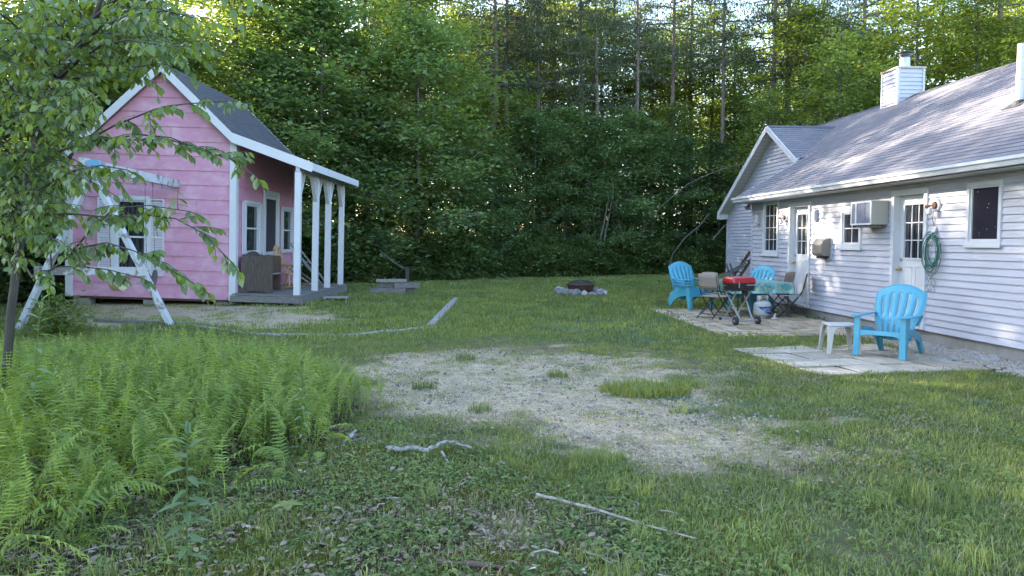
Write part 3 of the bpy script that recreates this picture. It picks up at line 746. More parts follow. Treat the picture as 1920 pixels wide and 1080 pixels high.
# gutter, fascia, soffit
mb = MB(); b0, b1 = B_NEAR-.3, B_END+.10
prof = [(E_A+.03, E_H-.005), (E_A+.03, E_H-.125), (E_A-.055, E_H-.125), (E_A-.075, E_H-.07), (E_A-.10, E_H-.055), (E_A-.10, E_H-.012), (E_A-.09, E_H-.012), (E_A-.09, E_H-.05), (E_A-.06, E_H-.065), (E_A-.045, E_H-.115), (E_A+.02, E_H-.115), (E_A+.02, E_H-.005)]
mb.prism(prof, lambda u, v: (u, b1, v), lambda u, v: (u, b0, v)); hb(mb, 'gutter', 'white', ro)
mb = MB(); mb.box(E_A+.035, AW+.0, b0, b1, E_H-.145, E_H-.135); hb(mb, 'soffit', 'soffit')
mb = MB(); mb.bar((E_A+.0, b1+.012, E_H-.07), (RAKE_A+.3, b1+.012, roofh(RAKE_A+.3)-.07), .02, .13, up=(0, 0, 1)); hb(mb, 'rake_board', 'white', ro)
# wing rake: board, soffit underside and the small returns
mb = MB()
for sg, bb in ((1, ft[0]), (-1, vb(RAKE_A))):
    p = (RAKE_A-.012, PKB, PKH-.075); q = (RAKE_A-.012, bb, PKH-WSL*abs(bb-PKB)-.075)
    mb.bar(p, q, .024, .15); hb(mb, 'rake_board', 'white', ro); mb = MB()
mb.box(RAKE_A-.03, WA, ft[0]-.10, ft[0]+.04, ft[1]-.24, ft[1]-.07)
hb(mb, 'rake_return', 'white', ro); mb = MB()
mb.box(RAKE_A-.03, RAKE_A+.25, vb(RAKE_A)-.10, vb(RAKE_A)+.02, roofh(RAKE_A)-.06, roofh(RAKE_A)+.03)
hb(mb, 'rake_return', 'white', ro)
mb = MB()
for sg, bb in ((1, ft[0]), (-1, vb(RAKE_A))):
    k = 26
    for i in range(k):
        t0, t1 = i/k, (i+.93)/k
        P = lambda t, a: (a, PKB+(bb-PKB)*t, PKH-WSL*abs(bb-PKB)*t-.125)
        mb.quad([P(t0, RAKE_A), P(t1, RAKE_A), P(t1, WA), P(t0, WA)])
        P2 = lambda t, a, z=.006: (a, PKB+(bb-PKB)*t, PKH-WSL*abs(bb-PKB)*t-.125+z)
        mb.quad([P2(t1, RAKE_A), P2((i+1)/k, RAKE_A), P2((i+1)/k, WA), P2(t1, WA)])
hb(mb, 'wing_soffit', 'soffit')

# windows and doors
def window(op, cols, rows, pane='glass_dark', trim=.075, label=None, curt=False):
    b0, b1, h0, h1 = op; t = trim
    m1 = MB()
    for (x0, x1, y0, y1) in ((b0, b0+t, h0, h1), (b1-t, b1, h0, h1), (b0+t, b1-t, h1-t, h1), (b0+t, b1-t, h0, h0+t*1.25)):
        m1.box(AW-.035, AW+.03, x0, x1, y0, y1)
    m1.box(AW-.055, AW-.036, b0-.02, b1+.02, h0-.02, h0+.025)
    fr_ = hb(m1, 'window', 'white', bevel=.004)
    if label: fr_['label'] = label
    i0, i1, j0, j1 = b0+t, b1-t, h0+t*1.25, h1-t
    m2 = MB(); s = .028
    for (x0, x1, y0, y1) in ((i0, i0+s, j0, j1), (i1-s, i1, j0, j1), (i0+s, i1-s, j1-s, j1), (i0+s, i1-s, j0, j0+s)): m2.box(AW-.012, AW+.028, x0, x1, y0, y1)
    hb(m2, 'sash', 'white', fr_)
    m3 = MB(); m3.box(AW+.012, AW+.018, i0+s, i1-s, j0+s, j1-s); hb(m3, 'pane', pane, fr_)
    if cols > 1 or rows > 1:
        m4 = MB()
        for c in range(1, cols): x = i0+(i1-i0)*c/cols; m4.box(AW+.001, AW+.011, x-.009, x+.009, j0+s, j1-s)
        for r in range(1, rows): y = j0+(j1-j0)*r/rows; m4.box(AW+.003, AW+.0105, i0+s, i1-s, y-.009, y+.009)
        hb(m4, 'glazing_bars', 'white', fr_)
    return fr_
def sparkle_glass():
    m, nt, out = _nt('dark_glass_with_flecks')
    v = coord(nt); vo = N(nt, 'ShaderNodeTexVoronoi'); vo.inputs['Scale'].default_value = 17; nt.links.new(v, vo.inputs[0])
    f = ramp(nt, vo.outputs['Distance'], [(.10, 1.), (.14, 0.)])
    k = ramp(nt, noise(nt, v, 4, 3), [(.50, 0.), (.58, 1.)])
    c = mixc(nt, mixc(nt, 1., f, k, 'MULTIPLY'), (.022, .02, .03), (.45, .47, .5))
    b = N(nt, 'ShaderNodeBsdfPrincipled'); b.inputs['Roughness'].default_value = .12; b.inputs['Specular IOR Level'].default_value = .35
    nt.links.new(c, b.inputs['Base Color']); nt.links.new(b.outputs[0], out.inputs[0]); return m
M['fleck'] = sparkle_glass()
window(W1, 3, 4, label='tall white window of twelve panes beside the far door')
window(W2, 2, 2, label='small white window of four panes partly behind the air conditioner')
window(W3, 1, 1, 'fleck', .06, label='dark window without bars, its glass full of pale flecks')
def door(op, label):
    b0, b1, h0, h1 = op; t = .085
    m1 = MB()
    m1.box(AW-.04, AW+.0, b0-.0, b0+t, h0, h1); m1.box(AW-.04, AW+.0, b1-t, b1, h0, h1); m1.box(AW-.04, AW+.0, b0+t, b1-t, h1-t, h1)
    m1.box(AW-.0, AW+.135, b0+t-.03, b0+t, h0, h1-t); m1.box(AW, AW+.135, b1-t, b1-t+.03, h0, h1-t); m1.box(AW, AW+.135, b0+t, b1-t, h1-t, h1-t+.03)
    m1.box(AW-.06, AW+.12, b0+t, b1-t, h0, h0+.05)
    fr_ = hb(m1, 'door_frame', 'white', bevel=.004)
    i0, i1, j0, j1 = b0+t, b1-t, h0+.055, h1-t-.004
    X0 = AW+.085
    g0, g1, gh0, gh1 = i0+.13, i1-.13, j0+(j1-j0)*.51, j1-.16
    m2 = MB()
    for (x0, x1, y0, y1) in ((i0, g0, j0, j1), (g1, i1, j0, j1), (g0, g1, gh1, j1), (g0, g1, j0, gh0)): m2.box(X0, X0+.045, x0, x1, y0, y1)
    for (x0, x1, y0, y1) in ((g0-.03, g0, gh0-.03, gh1+.03), (g1, g1+.03, gh0-.03, gh1+.03), (g0, g1, gh1, gh1+.03), (g0, g1, gh0-.03, gh0)): m2.box(X0-.012, X0-.001, x0, x1, y0, y1)
    mid = (i0+i1)/2
    for x0, x1 in ((i0+.13, mid-.04), (mid+.04, i1-.13)):
        y0, y1 = j0+.18, gh0-.13
        for (p0, p1, q0, q1) in ((x0, x1, y1-.02, y1), (x0, x1, y0, y0+.02), (x0, x0+.02, y0+.02, y1-.02), (x1-.02, x1, y0+.02, y1-.02)): m2.box(X0-.008, X0-.001, p0, p1, q0, q1)
    dr = hb(m2, 'door', 'white'); dr['label'] = label
    m3 = MB(); m3.box(X0+.018, X0+.024, g0, g1, gh0, gh1); hb(m3, 'pane', 'glass_dark', dr)
    m4 = MB()
    for c in (1, 2): x = g0+(g1-g0)*c/3; m4.box(X0+.002, X0+.015, x-.009, x+.009, gh0, gh1)
    for r in (1, 2): y = gh0+(gh1-gh0)*r/3; m4.box(X0+.004, X0+.0145, g0, g1, y-.009, y+.009)
    hb(m4, 'glazing_bars', 'white', dr)
    kz = j0+.88; kx = i1-.065
    m5 = MB(); m5.lathe([(.028, 0), (.028, .012), (.012, .02), (.012, .045), (.030, .055), (.030, .075), (.018, .088)], 14, mx=Matrix.Translation((X0, kx, kz)) @ Matrix.Rotation(-pi/2, 4, 'Y'))
    hb(m5, 'knob', 'brass', dr, smooth=True)
    m6 = MB(); m6.lathe([(.028, 0), (.028, .014), (.014, .02), (.014, .03)], 14, mx=Matrix.Translation((X0, kx, kz+.16)) @ Matrix.Rotation(-pi/2, 4, 'Y'))
    hb(m6, 'deadbolt', 'steel', dr, smooth=True)
door(D1, 'far white back door with nine panes, behind the folding chairs'); door(D2, 'near white back door with nine panes, behind the blue chair')

# chimney on the slope
c1 = (11.22, onwall(1683, 195, 11.22)[0]); CW, CD, CH = .66, .72, 6.0
mb = MB(); a0, b0 = c1; a1, b1 = a0+CW, b0+CD
base = lambda a: roofh(min(a, 2*RIDGE_A-a))-.05
for f_, u1, hb0 in ((lambda u, h, o: (a0+u, b0-o, h), CW, base(a0)), (lambda u, h, o: (a0-o, b0+u, h), CD, base(a0)), (lambda u, h, o: (a1-u, b1+o, h), CW, base(a0)), (lambda u, h, o: (a1+o, b1-u, h), CD, base(a0))):
    lap(mb, f_, hb0, CH-.03, .104, lambda h: .0, lambda h, u1=u1: u1)
ch = hb(mb, 'chimney', 'siding')
for x, y in ((a0, b0), (a1, b0), (a0, b1), (a1, b1)):
    mb = MB(); mb.box(x-.030, x+.030, y-.030, y+.030, base(a0), CH-.031); hb(mb, 'corner_strip', 'oldwhite', ch)
mb = MB(); mb.box(a0-.045, a1+.045, b0-.045, b1+.045, CH-.03, CH+.01); hb(mb, 'chimney_cap', mat('rust_stained_metal', (.42, .38, .34), .6, .1, 5, col2=(.22, .10, .04), c2amt=(.45, .6)), ch)
mb = MB(); cx, cy = (a0+a1)/2-.02, (b0+b1)/2-.1
mb.lathe([(.20, CH+.01), (.15, CH+.06), (.125, CH+.09), (.125, CH+.30)], 18, (cx, cy, 0)); hb(mb, 'flue', 'oldwhite', ch, smooth=True)
mb = MB(); mb.lathe([(.13, CH+.29), (.15, CH+.30), (.15, CH+.33), (.165, CH+.335), (.165, CH+.37), (.14, CH+.375), (.14, CH+.39), (.18, CH+.40), (.17, CH+.43), (.06, CH+.455)], 18, (cx, cy, 0)); hb(mb, 'flue_cap', 'black', ch, smooth=True)
# plastic vent pipe
va = 8.95; vbb, vh = onwall(1912, 197, va)
mb = MB(); mb.tube([(va, vbb, roofh(va)-.1), (va, vbb, roofh(va)+.92)], .062, 16); vp = hb(mb, 'vent_pipe', 'white', smooth=True)
mb = MB(); mb.lathe([(.068, roofh(va)+.36), (.068, roofh(va)+.44)], 16, (va, vbb, 0)); hb(mb, 'pipe_coupling', 'white', vp, smooth=True)
mb = MB(); mb.lathe([(.13, roofh(va)-.07), (.085, roofh(va)+.03), (.064, roofh(va)+.045)], 16, (va, vbb, 0)); mb.box(va-.2, va+.16, vbb-.18, vbb+.18, -.006, .004, Matrix.Translation((va, vbb, roofh(va)+.012)) @ Matrix.Rotation(-math.atan(SL), 4, 'Y') @ Matrix.Translation((-va, -vbb, 0))); hb(mb, 'pipe_flashing', 'rubber', vp)

# ------------------------------------------------------------------ things hanging on the house wall
def wallthing(name, label, cat, b, h, a=AW-.014, group=None):   # local frame: +x into the wall, y along it towards the wood, z up
    return thing(name, label, cat, HW(a, b, h), TH, group)
b0, b1, h0, h1 = opening(1602, 377, 1668, 420, AW-.24)
b0 = onwall(1668, 400, AW)[0]
ac = wallthing('air_conditioner', 'cream window air conditioner sticking out of the siding', 'air conditioner', b0, 1.88)
w = .68; hh_ = .41; d = .30
mb = MB(); mb.box(-d, .0, 0, w, 0, hh_); mb.build('casing', 'acbody', ac, bevel=.012)
mb = MB(); mb.box(-d-.012, -d-.001, .21, w-.03, .03, hh_-.03); mb.build('coil_grille', 'acgrille', ac)
mb = MB(); mb.box(-d-.02, -d-.0125, w-.20, w-.16, .03, hh_-.03)
for (y0, y1, z0, z1) in ((0, w, 0, .03), (0, w, hh_-.03, hh_), (w-.03, w, .03, hh_-.03), (0, .03, .03, hh_-.03)): mb.box(-d-.016, -d-.001, y0, y1, z0, z1)
mb.build('grille_frame', 'white', ac)
mb = MB(); mb.box(-d-.006, -d-.001, .03, .21, .03, hh_-.03); mb.build('vent_slats', 'acgrille', ac)
mb = MB(); mb.box(-.27, 0, .12, w-.1, -.045, -.001); mb.build('bracket', 'taupe', ac)
def hood(px0, py0, px1, py1):
    b0, b1, h0, h1 = opening(px0, py0, px1, py1)
    t = wallthing('vent_hood', 'taupe plastic vent hood below the eave, between far door and small window', 'vent hood', (b0+b1)/2, h0)
    W, H = .40, h1-h0
    poly = [(0, 0), (-.16, .0), (-.20, .05), (-.20, H*.62), (-.17, H*.82), (-.09, H*.96), (0, H)]
    mb = MB(); mb.prism(poly, lambda u, v: (u, -W/2, v), lambda u, v: (u, W/2, v)); mb.build('hood', 'taupe', t, bevel=.008)
    mb = MB(); mb.box(-.006, .012, -W/2-.03, W/2+.03, -.03, H+.03); mb.build('mounting_plate', 'oldwhite', t)
    mb = MB(); mb.box(-.15, -.01, -.1, .1, -.05, -.001); mb.build('flap', 'black', t)
hood(1541, 446, 1560, 480)
def mount(px, py, hgt, label):
    b, h = onwall(px, py, AW); t = wallthing('siding_box', label, 'junction box', b, h-hgt/2, group='small plastic boxes on the siding')
    mb = MB(); mb.box(-.06, 0, -.075, .075, 0, hgt); mb.build('box_body', 'siding', t, bevel=.008)
    mb = MB(); mb.box(-.075, -.061, -.06, .06, .02, hgt-.02); mb.build('box_cover', 'white', t, bevel=.004)
mount(1424, 411, .24, 'slim pale box left of the tall twelve-pane window'); mount(1532, 404, .24, 'slim pale box just right of the far door, above the vent hood')
b, h = onwall(1648, 571, AW); t = wallthing('outdoor_outlet', 'white weatherproof outlet low on the siding left of the near door', 'outlet', b, h-.06)
mb = MB(); mb.box(-.05, 0, -.045, .045, 0, .12); mb.build('outlet_box', 'white', t, bevel=.01); mb = MB(); mb.box(-.075, -.051, -.04, .04, .03, .125); mb.build('outlet_cover', 'stool', t, bevel=.01)
def lamp(px, py, label, sgn):
    b, h = onwall(px, py, AW); t = wallthing('wall_lamp', label, 'wall lamp', b, h, group='round wall lamps beside the doors')
    rx = Matrix.Rotation(-pi/2, 4, 'Y')
    mb = MB(); mb.lathe([(.10, 0), (.10, .02), (.085, .035), (.06, .035), (.06, .028)], 20, mx=rx); mb.build('backplate', 'white', t, smooth=True)
    mb = MB(); mb.lathe([(.055, .02), (.05, .06), (.02, .07)], 16, mx=rx); mb.build('hub', 'rust', t, smooth=True)
    mb = MB(); mb.tube([(-.05, 0, 0), (-.08, sgn*.04, -.01), (-.09, sgn*.07, -.01)], .011, 8); mb.lathe([(.014, 0), (.028, .03), (.032, .07), (.02, .075)], 12, mx=Matrix.Translation((-.09, sgn*.06, -.01)) @ Matrix.Rotation(-sgn*pi/2, 4, 'X')); mb.build('lamp_socket', 'rust', t, smooth=True)
    mb = MB(); mb.lathe([(.014, 0), (.03, .02), (.042, .06), (.036, .10), (.012, .118)], 14, mx=Matrix.Translation((-.10, sgn*.03, -.03)) @ Matrix.Rotation(pi, 4, 'X')); mb.build('bulb', 'white', t, smooth=True)
lamp(1759, 385, 'round white lamp with rusty arm above the coiled green hose', 1); lamp(1475, 408, 'round white lamp with rusty arm between tall window and far door', 1)
b, h = onwall(1757, 385, AW)
# flood light under the far eave
q = onwall(1404, 386, AW-.1); t = thing('flood_light', 'small twin flood light under the far end of the eave', 'flood light', HW(AW-.1, q[0]-.05, E_H-.15), TH)
mb = MB(); mb.lathe([(.05, -.03), (.05, 0)], 12); mb.build('lamp_base', 'white', t, smooth=True)
for s_ in (-1, 1):
    mb = MB(); mb.lathe([(.02, 0), (.035, .05), (.055, .12), (.05, .13)], 12, mx=Matrix.Translation((0, 0, -.03)) @ Matrix.Rotation(s_*.6, 4, 'X') @ Matrix.Rotation(pi+.5, 4, 'Y')); mb.build('lamp_head', 'taupe', t, smooth=True)
# coiled hose on its hook, with loose loops below and the cable up to the lamp
b, h = onwall(1749, 470, AW-.05); t = wallthing('coiled_hose', 'thin green hose coiled on a white hook right of the near door', 'hose', b, h, AW-.02)
r_ = random.Random(4); pts = []
for i in range(12*26):
    tt = i/26; k = int(tt); rnd = random.Random(k)
    rx_, rz_ = .19+rnd.uniform(-.10, .07), .25+rnd.uniform(-.09, .08); cy, cz = rnd.uniform(-.05, .05), rnd.uniform(-.05, .02)
    nx_ = random.Random(k+1); w2 = tt-k
    rx2, rz2 = .19+nx_.uniform(-.10, .07), .25+nx_.uniform(-.09, .08); cy2, cz2 = nx_.uniform(-.05, .05), nx_.uniform(-.05, .02)
    L_ = lambda p, q: p+(q-p)*w2
    a_ = 2*pi*tt
    pts.append((-.03-.025*(k % 3), L_(cy, cy2)+L_(rx_, rx2)*sin(a_), L_(cz, cz2)+L_(rz_, rz2)*cos(a_)+(.27-L_(rz_, rz2))))
mb = MB(); mb.tube(pts, .0048, 5)
for k in range(4):
    c = [(-.03, .05+.05*sin(j*.4+k)+.10*sin(j*.9+k*2), -.2-.055*j) for j in range(9)]; mb.tube(c, .004, 4)
mb.build('hose', 'greenhose', t, smooth=True)
mb = MB(); mb.lathe([(.045, -.012), (.055, 0), (.045, .012)], 12, mx=Matrix.Translation((-.02, 0, .32)) @ Matrix.Rotation(pi/2, 4, 'Y')); mb.box(-.07, 0, -.015, .015, .26, .285); mb.build('hook', 'white', t)
mb = MB(); mb.tube([(-.02, .02, .62), (-.015, .06, .5), (-.015, .0, .36), (-.02, -.03, .30)], .005, 5); mb.build('cord', 'black', t)

# ------------------------------------------------------------------ paving
def paving(name, poly_o, du, dv, nu, nv, size, gap, seed, m, label=None, skip=0.):
    """slabs laid in a grid from corner o along du and dv"""
    mb = MB(); r_ = random.Random(seed); o = Vector((*poly_o, 0)); du = Vector((*du, 0)).normalized(); dv = Vector((*dv, 0)).normalized()
    for i in range(nu):
        for j in range(nv):
            if r_.random() < skip: continue
            c = o+du*((i+.5)*size)+dv*((j+.5)*size); hs = size/2-gap/2; z = .028+r_.uniform(-.004, .005)
            ang = r_.uniform(-.012, .012); tx, ty = r_.uniform(-.006, .006), r_.uniform(-.006, .006)
            e1 = (du*cos(ang)+dv*sin(ang))*hs; e2 = (dv*cos(ang)-du*sin(ang))*hs; P = []
            for zz, ins in ((-.03, 1), (z-.008, 1), (z, .975)):
                for s_, t_ in ((-1, -1), (1, -1), (1, 1), (-1, 1)):
                    p = c+e1*(s_*ins)+e2*(t_*ins); P.append((p.x, p.y, zz+(tx*s_+ty*t_ if zz > 0 else 0)))
            fs = [(8, 9, 10, 11)]+[(k, (k+1) % 4, 4+(k+1) % 4, 4+k) for k in range(4)]+[(4+k, 4+(k+1) % 4, 8+(k+1) % 4, 8+k) for k in range(4)]
            mb.add(P, fs)
    o_ = mb.build(name, m); tag(o_, kind='structure'); return o_
def pave_mat(name, c1, c2, c3):
    m, nt, out = _nt(name); v = coord(nt)
    isl = N(nt, 'ShaderNodeNewGeometry').outputs['Random Per Island']
    c = ramp(nt, isl, [(0., [x*.78 for x in c1]), (.5, c2), (1., [x*1.12 for x in c3])])
    c = mixc(nt, 1., c, ramp(nt, noise(nt, v, 3.2, 5, .7), [(.3, .62), (.7, 1.2)]), 'MULTIPLY')
    c = mixc(nt, 1., c, ramp(nt, noise(nt, v, 110, 3, .8), [(.3, .6), (.7, 1.3)]), 'MULTIPLY')
    b = N(nt, 'ShaderNodeBsdfPrincipled'); b.inputs['Roughness'].default_value = .9; nt.links.new(c, b.inputs['Base Color'])
    bn = N(nt, 'ShaderNodeBump'); bn.inputs['Strength'].default_value = .5; bn.inputs['Distance'].default_value = .005
    nt.links.new(noise(nt, v, 110, 3), bn.inputs['Height']); nt.links.new(bn.outputs[0], b.inputs['Normal'])
    nt.links.new(b.outputs[0], out.inputs[0]); return m
M['pave1'] = pave_mat('buff_patio_slabs', (.33, .255, .17), (.41, .325, .22), (.36, .29, .21))
M['pave2'] = pave_mat('grey_stepping_slabs', (.34, .285, .22), (.41, .35, .275), (.375, .33, .265))
uA = (cos(TH), sin(TH)); uB = (-sin(TH), cos(TH))
JOINT = lambda X, Y: ((polydist(X, Y, P_PATIO) > 0)*.25+(polydist(X, Y, P_SMALL) > 0)*.5)*sstep(.45, .6, fbm(X*2.1+8, Y*2.1, 3))
lawn('grass_in_paving_joints', [g_s[0], g_s[3]], 3500, (3, 8, 8, 18.5), JOINT, 77, .25, .6)
paving('patio_paving', P_PATIO[0], uA, uB, 9, 17, .32, .042, 3, 'pave1')
du = (P_SMALL[1][0]-P_SMALL[0][0], P_SMALL[1][1]-P_SMALL[0][1]); dv = (P_SMALL[3][0]-P_SMALL[0][0], P_SMALL[3][1]-P_SMALL[0][1])
paving('small_patio_paving', P_SMALL[0], du, (-du[1], du[0]), 4, 4, .585, .050, 4, 'pave2')
# ================================================================== the pink playhouse
SX, SY = -6.98, 19.35
shed = thing('playhouse', 'pink playhouse with white trim, dark gable roof and a post porch', 'playhouse', (SX, SY, 0), rot=(0, .031, 0))
W, D = 4.16, 5.15
PK_ = (-1.75, 5.90); LF_ = (-4.36, 3.47); BK = (.0, 4.24); EV = (1.97, 3.58)
sl, sr = (PK_[1]-LF_[1])/(PK_[0]-LF_[0]), (PK_[1]-BK[1])/(BK[0]-PK_[0])
ZB = .12
fy = lambda px, py: at(px, py, SY)
def floc(px, py):        # photo point on the front wall -> local (x, z)
    p = fy(px, py); dx, h = p[0]-SX, p[2]; return dx*cos(.031)-h*sin(.031), h*cos(.031)+dx*sin(.031)
def sloc(px, py):        # photo point on the porch wall -> local (y, z)
    y, h = onx(px, py, SX+.031*2); return y-SY, h
FW = (*floc(219, 512), *floc(274, 376)); FW = [FW[0], FW[2], FW[1], FW[3]]      # x0, x1, z0, z1
def sop(px0, py0, px1, py1):
    y0 = sloc(px0, 430)[0]; y1 = sloc(px1, 430)[0]; z1 = sloc((px0+px1)/2, py0)[1]; z0 = sloc((px0+px1)/2, py1)[1]; return [y0, y1, z0, z1]
SW1, SD, SW2 = sop(459, 384, 484, 473), sop(492, 359, 520.5, 535), sop(529, 394, 546, 470)
SD[2] = .32
mb = MB()
lap(mb, lambda u, h, o: (u, -o, h), ZB, PK_[1]-.2, .355, lambda h: max(-W+.0, PK_[0]-(PK_[1]-.14-h)/sl), lambda h: min(0., PK_[0]+(PK_[1]-.14-h)/sr), [FW]+[(q_, q_+.007, ZB+.355*i_, ZB+.355*(i_+1)) for i_, q_ in enumerate([-.85, -2.9, -1.5, -.6, -3.3, -1.2, -.95, -2.9, -1.9, -1.0, -2.5, -1.6])], lip=.022)
lap(mb, lambda u, h, o: (-W-o, u, h), ZB, LF_[1]+.05, .355, lambda h: 0, lambda h: D, lip=.022)
lap(mb, lambda u, h, o: (u, D+o, h), ZB, PK_[1]-.2, .355, lambda h: max(-W, PK_[0]-(PK_[1]-.14-h)/sl), lambda h: min(0., PK_[0]+(PK_[1]-.14-h)/sr), lip=.022)
mb.build('front_wall', 'pink', shed)
mb = MB(); lap(mb, lambda u, h, o: (o, u, h), ZB, BK[1]-.12, .355, lambda h: 0, lambda h: D, [SW1, SD, SW2], lip=.022); mb.build('porch_wall', 'pinkdeep', shed)
for x0, x1, y0, y1, zt in ((-.12, .047, -.045, -.0225, 4.08), (.0245, .047, -.022, .13, 4.08), (-W-.047, -W+.13, -.045, -.0225, 3.36), (-W-.047, -W-.0245, -.022, .12, 3.36), (.0245, .047, D-.13, D, 4.0)):
    mb = MB(); mb.box(x0, x1, y0, y1, ZB-.02, zt); mb.build('corner_board', 'white', shed)
for x in (-W+.3, -2.1, -.25):
    for y in (.2, D/2, D-.3): mb = MB(); mb.box(x-.2, x+.2, y-.15, y+.15, -.25, ZB-.062); mb.build('foundation_block', 'concrete', shed)
mb = MB(); mb.box(-W+.02, -.02, .03, D-.03, ZB-.06, ZB+.01); mb.build('floor_frame', 'darkwood', shed)
# roof
YF, YB = -.26, D+.26
rf = MB()
def slope(p, q, expo=.142):
    L_ = math.hypot(q[0]-p[0], q[1]-p[1]); dx, dz = (q[0]-p[0])/L_, (q[1]-p[1])/L_; sg = 1 if dx < 0 else -1
    shingles(rf, lambda u, s, o: (p[0]+dx*s+sg*abs(dz)*o, u, p[1]+dz*s+abs(dx)*o), L_, lambda s: YF, lambda s: YB, expo=expo)
slope(LF_, PK_); slope(BK, PK_); slope(EV, BK)
roof_s = rf.build('roof', 'shingle_dark', shed)
mb = MB()      # underside boards
for p, q in ((LF_, PK_), (BK, PK_), (EV, BK)):
    o = .05; mb.quad([(p[0], YF+.03, p[1]-o), (q[0], YF+.03, q[1]-o), (q[0], YB-.03, q[1]-o), (p[0], YB-.03, p[1]-o)])
mb.build('roof_boards', 'soffit', roof_s)
mb = MB()
T = .24
for yy in (YF, YB-.024):
    mb = MB()
    for p, q in ((LF_, PK_), (PK_, BK), (BK, EV)):
        mb.quad([(p[0], yy-.012, p[1]+.01), (q[0], yy-.012, q[1]+.01), (q[0], yy-.012, q[1]-T+.01), (p[0], yy-.012, p[1]-T+.01)])
        mb.quad([(p[0], yy+.03, p[1]+.01), (q[0], yy+.03, q[1]+.01), (q[0], yy+.03, q[1]-T+.01), (p[0], yy+.03, p[1]-T+.01)])
        mb.quad([(p[0], yy-.012, p[1]-T+.01), (q[0], yy-.012, q[1]-T+.01), (q[0], yy+.03, q[1]-T+.01), (p[0], yy+.03, p[1]-T+.01)])
    mb.build('rake_board', 'white', roof_s)
mb = MB(); mb.box(EV[0]-.005, EV[0]+.028, YF, YB, EV[1]-.19, EV[1]-.008); mb.build('eave_fascia', 'white', roof_s)
mb = MB(); mb.box(LF_[0]-.028, LF_[0]+.005, YF, YB, LF_[1]-.20, LF_[1]-.008); mb.build('eave_fascia', 'white', roof_s)
# porch
PX = 1.62
mb = MB(); mb.box(PX-.05, PX+.05, -.24, 4.95, 3.36, 3.60); mb.build('porch_beam', 'oldwhite', shed)
for k, y in enumerate((-.16, 1.58, 2.98, 4.72)):
    mb = MB(); mb.box(PX-.075, PX+.075, y-.07, y+.07, .305, 3.355); po = mb.build('porch_post', 'white', shed, bevel=.006)
    for s_ in (-1, 1):
        if (k == 0 and s_ < 0) or (k == 3 and s_ > 0): continue
        mb = MB(); mb.bar((PX, y+s_*.05, 2.72), (PX, y+s_*.50, 3.37), .06, .10, up=(1, 0, 0)); mb.build('knee_brace', 'oldwhite', po)
mb = MB(); y = -.30; r_ = random.Random(2)
while y < 4.9: mb.box(.05, 1.78, y, y+.137, .268+r_.uniform(-.002, .002), .302); y += .145
dk = mb.build('porch_deck', 'greywood', shed)
mb = MB(); mb.box(1.74, 1.79, -.31, 4.92, .08, .262); mb.box(.02, 1.735, -.33, -.285, .11, .262); mb.build('deck_joist', 'greywood', dk)
for y in (-.2, 1.5, 3., 4.7):
    mb = MB(); mb.box(1.60, 1.735, y-.06, y+.06, -.16, .26); mb.box(1.5, 1.85, y-.16, y+.16, -.16, -.04); mb.build('deck_footing', 'greywood', dk)
# windows, shutters and the screen door
def win(par, f, op, outer=.09, shutter=0, lbl=None, mull=True):
    """f(u, z, out) maps wall coordinates; op = u0, u1, z0, z1"""
    u0, u1, z0, z1 = op
    def bx(mb, a, b, c, d, o0, o1):
        p = [f(u, z, o) for o in (o0, o1) for z in (c, d) for u in (a, b)]; mb.add(p, [(0, 2, 3, 1), (4, 5, 7, 6), (0, 1, 5, 4), (2, 6, 7, 3), (0, 4, 6, 2), (1, 3, 7, 5)])
    m1 = MB(); t = outer
    bx(m1, u0-t, u0, z0-t*.6, z1+t, .02, .055); bx(m1, u1, u1+t, z0-t*.6, z1+t, .02, .055); bx(m1, u0, u1, z1, z1+t, .02, .055); bx(m1, u0, u1, z0-t*.6, z0, .02, .065)
    fr_ = m1.build('window', 'white', par)
    if lbl: fr_['label'] = lbl
    m2 = MB(); s = .045; zm = (z0+z1)/2
    bx(m2, u0, u0+s, z0, z1, -.04, .018); bx(m2, u1-s, u1, z0, z1, -.04, .018); bx(m2, u0+s, u1-s, z1-s, z1, -.04, .018); bx(m2, u0+s, u1-s, z0, z0+s, -.04, .018); bx(m2, u0+s, u1-s, zm-.02, zm+.025, -.035, .012)
    m2.build('sash', 'white', fr_)
    m3 = MB(); bx(m3, u0+s, u1-s, z0+s, z1-s, -.03, -.024); m3.build('pane', 'glass_dark', fr_)
    if shutter:
        for sgn in (-1, 1):
            a = u0-t-shutter if sgn < 0 else u1+t; b = a+shutter
            m4 = MB(); e = .035
            bx(m4, a, a+e, z0-.04, z1+.05, .022, .05); bx(m4, b-e, b, z0-.04, z1+.05, .022, .05)
            for zz in (z0-.04, (z0+z1)/2-.02, z1+.01): bx(m4, a+e, b-e, zz, zz+.04, .022, .05)
            z = z0+.005
            while z < z1-.02:
                P = [f(a+e, z, .046), f(b-e, z, .046), f(b-e, z+.03, .026), f(a+e, z+.03, .026)]; m4.quad(P); z += .042
            m4.build('shutter', 'white', fr_)
    return fr_
ff = lambda u, z, o: (u, -o, z); fs_ = lambda u, z, o: (o, u, z)
win(shed, ff, FW, .10, .36, 'wide front window with white louvred shutters behind the branches')
win(shed, fs_, SW1, .09, .17, 'porch window left of the screen door'); win(shed, fs_, SW2, .09, .12, 'porch window right of the screen door')
u0, u1, z0, z1 = SD
def bxs(mb, a, b, c, d, o0, o1): mb.box(o0, o1, a, b, c, d)
mb = MB(); bxs(mb, u0-.0, u0+.11, z0, z1, .02, .06); bxs(mb, u1-.11, u1, z0, z1, .02, .06); bxs(mb, u0+.11, u1-.11, z1-.12, z1, .02, .06); dfr = mb.build('door_frame', 'white', shed)
a, b, zt = u0+.12, u1-.12, z1-.13; zm = z0+.98
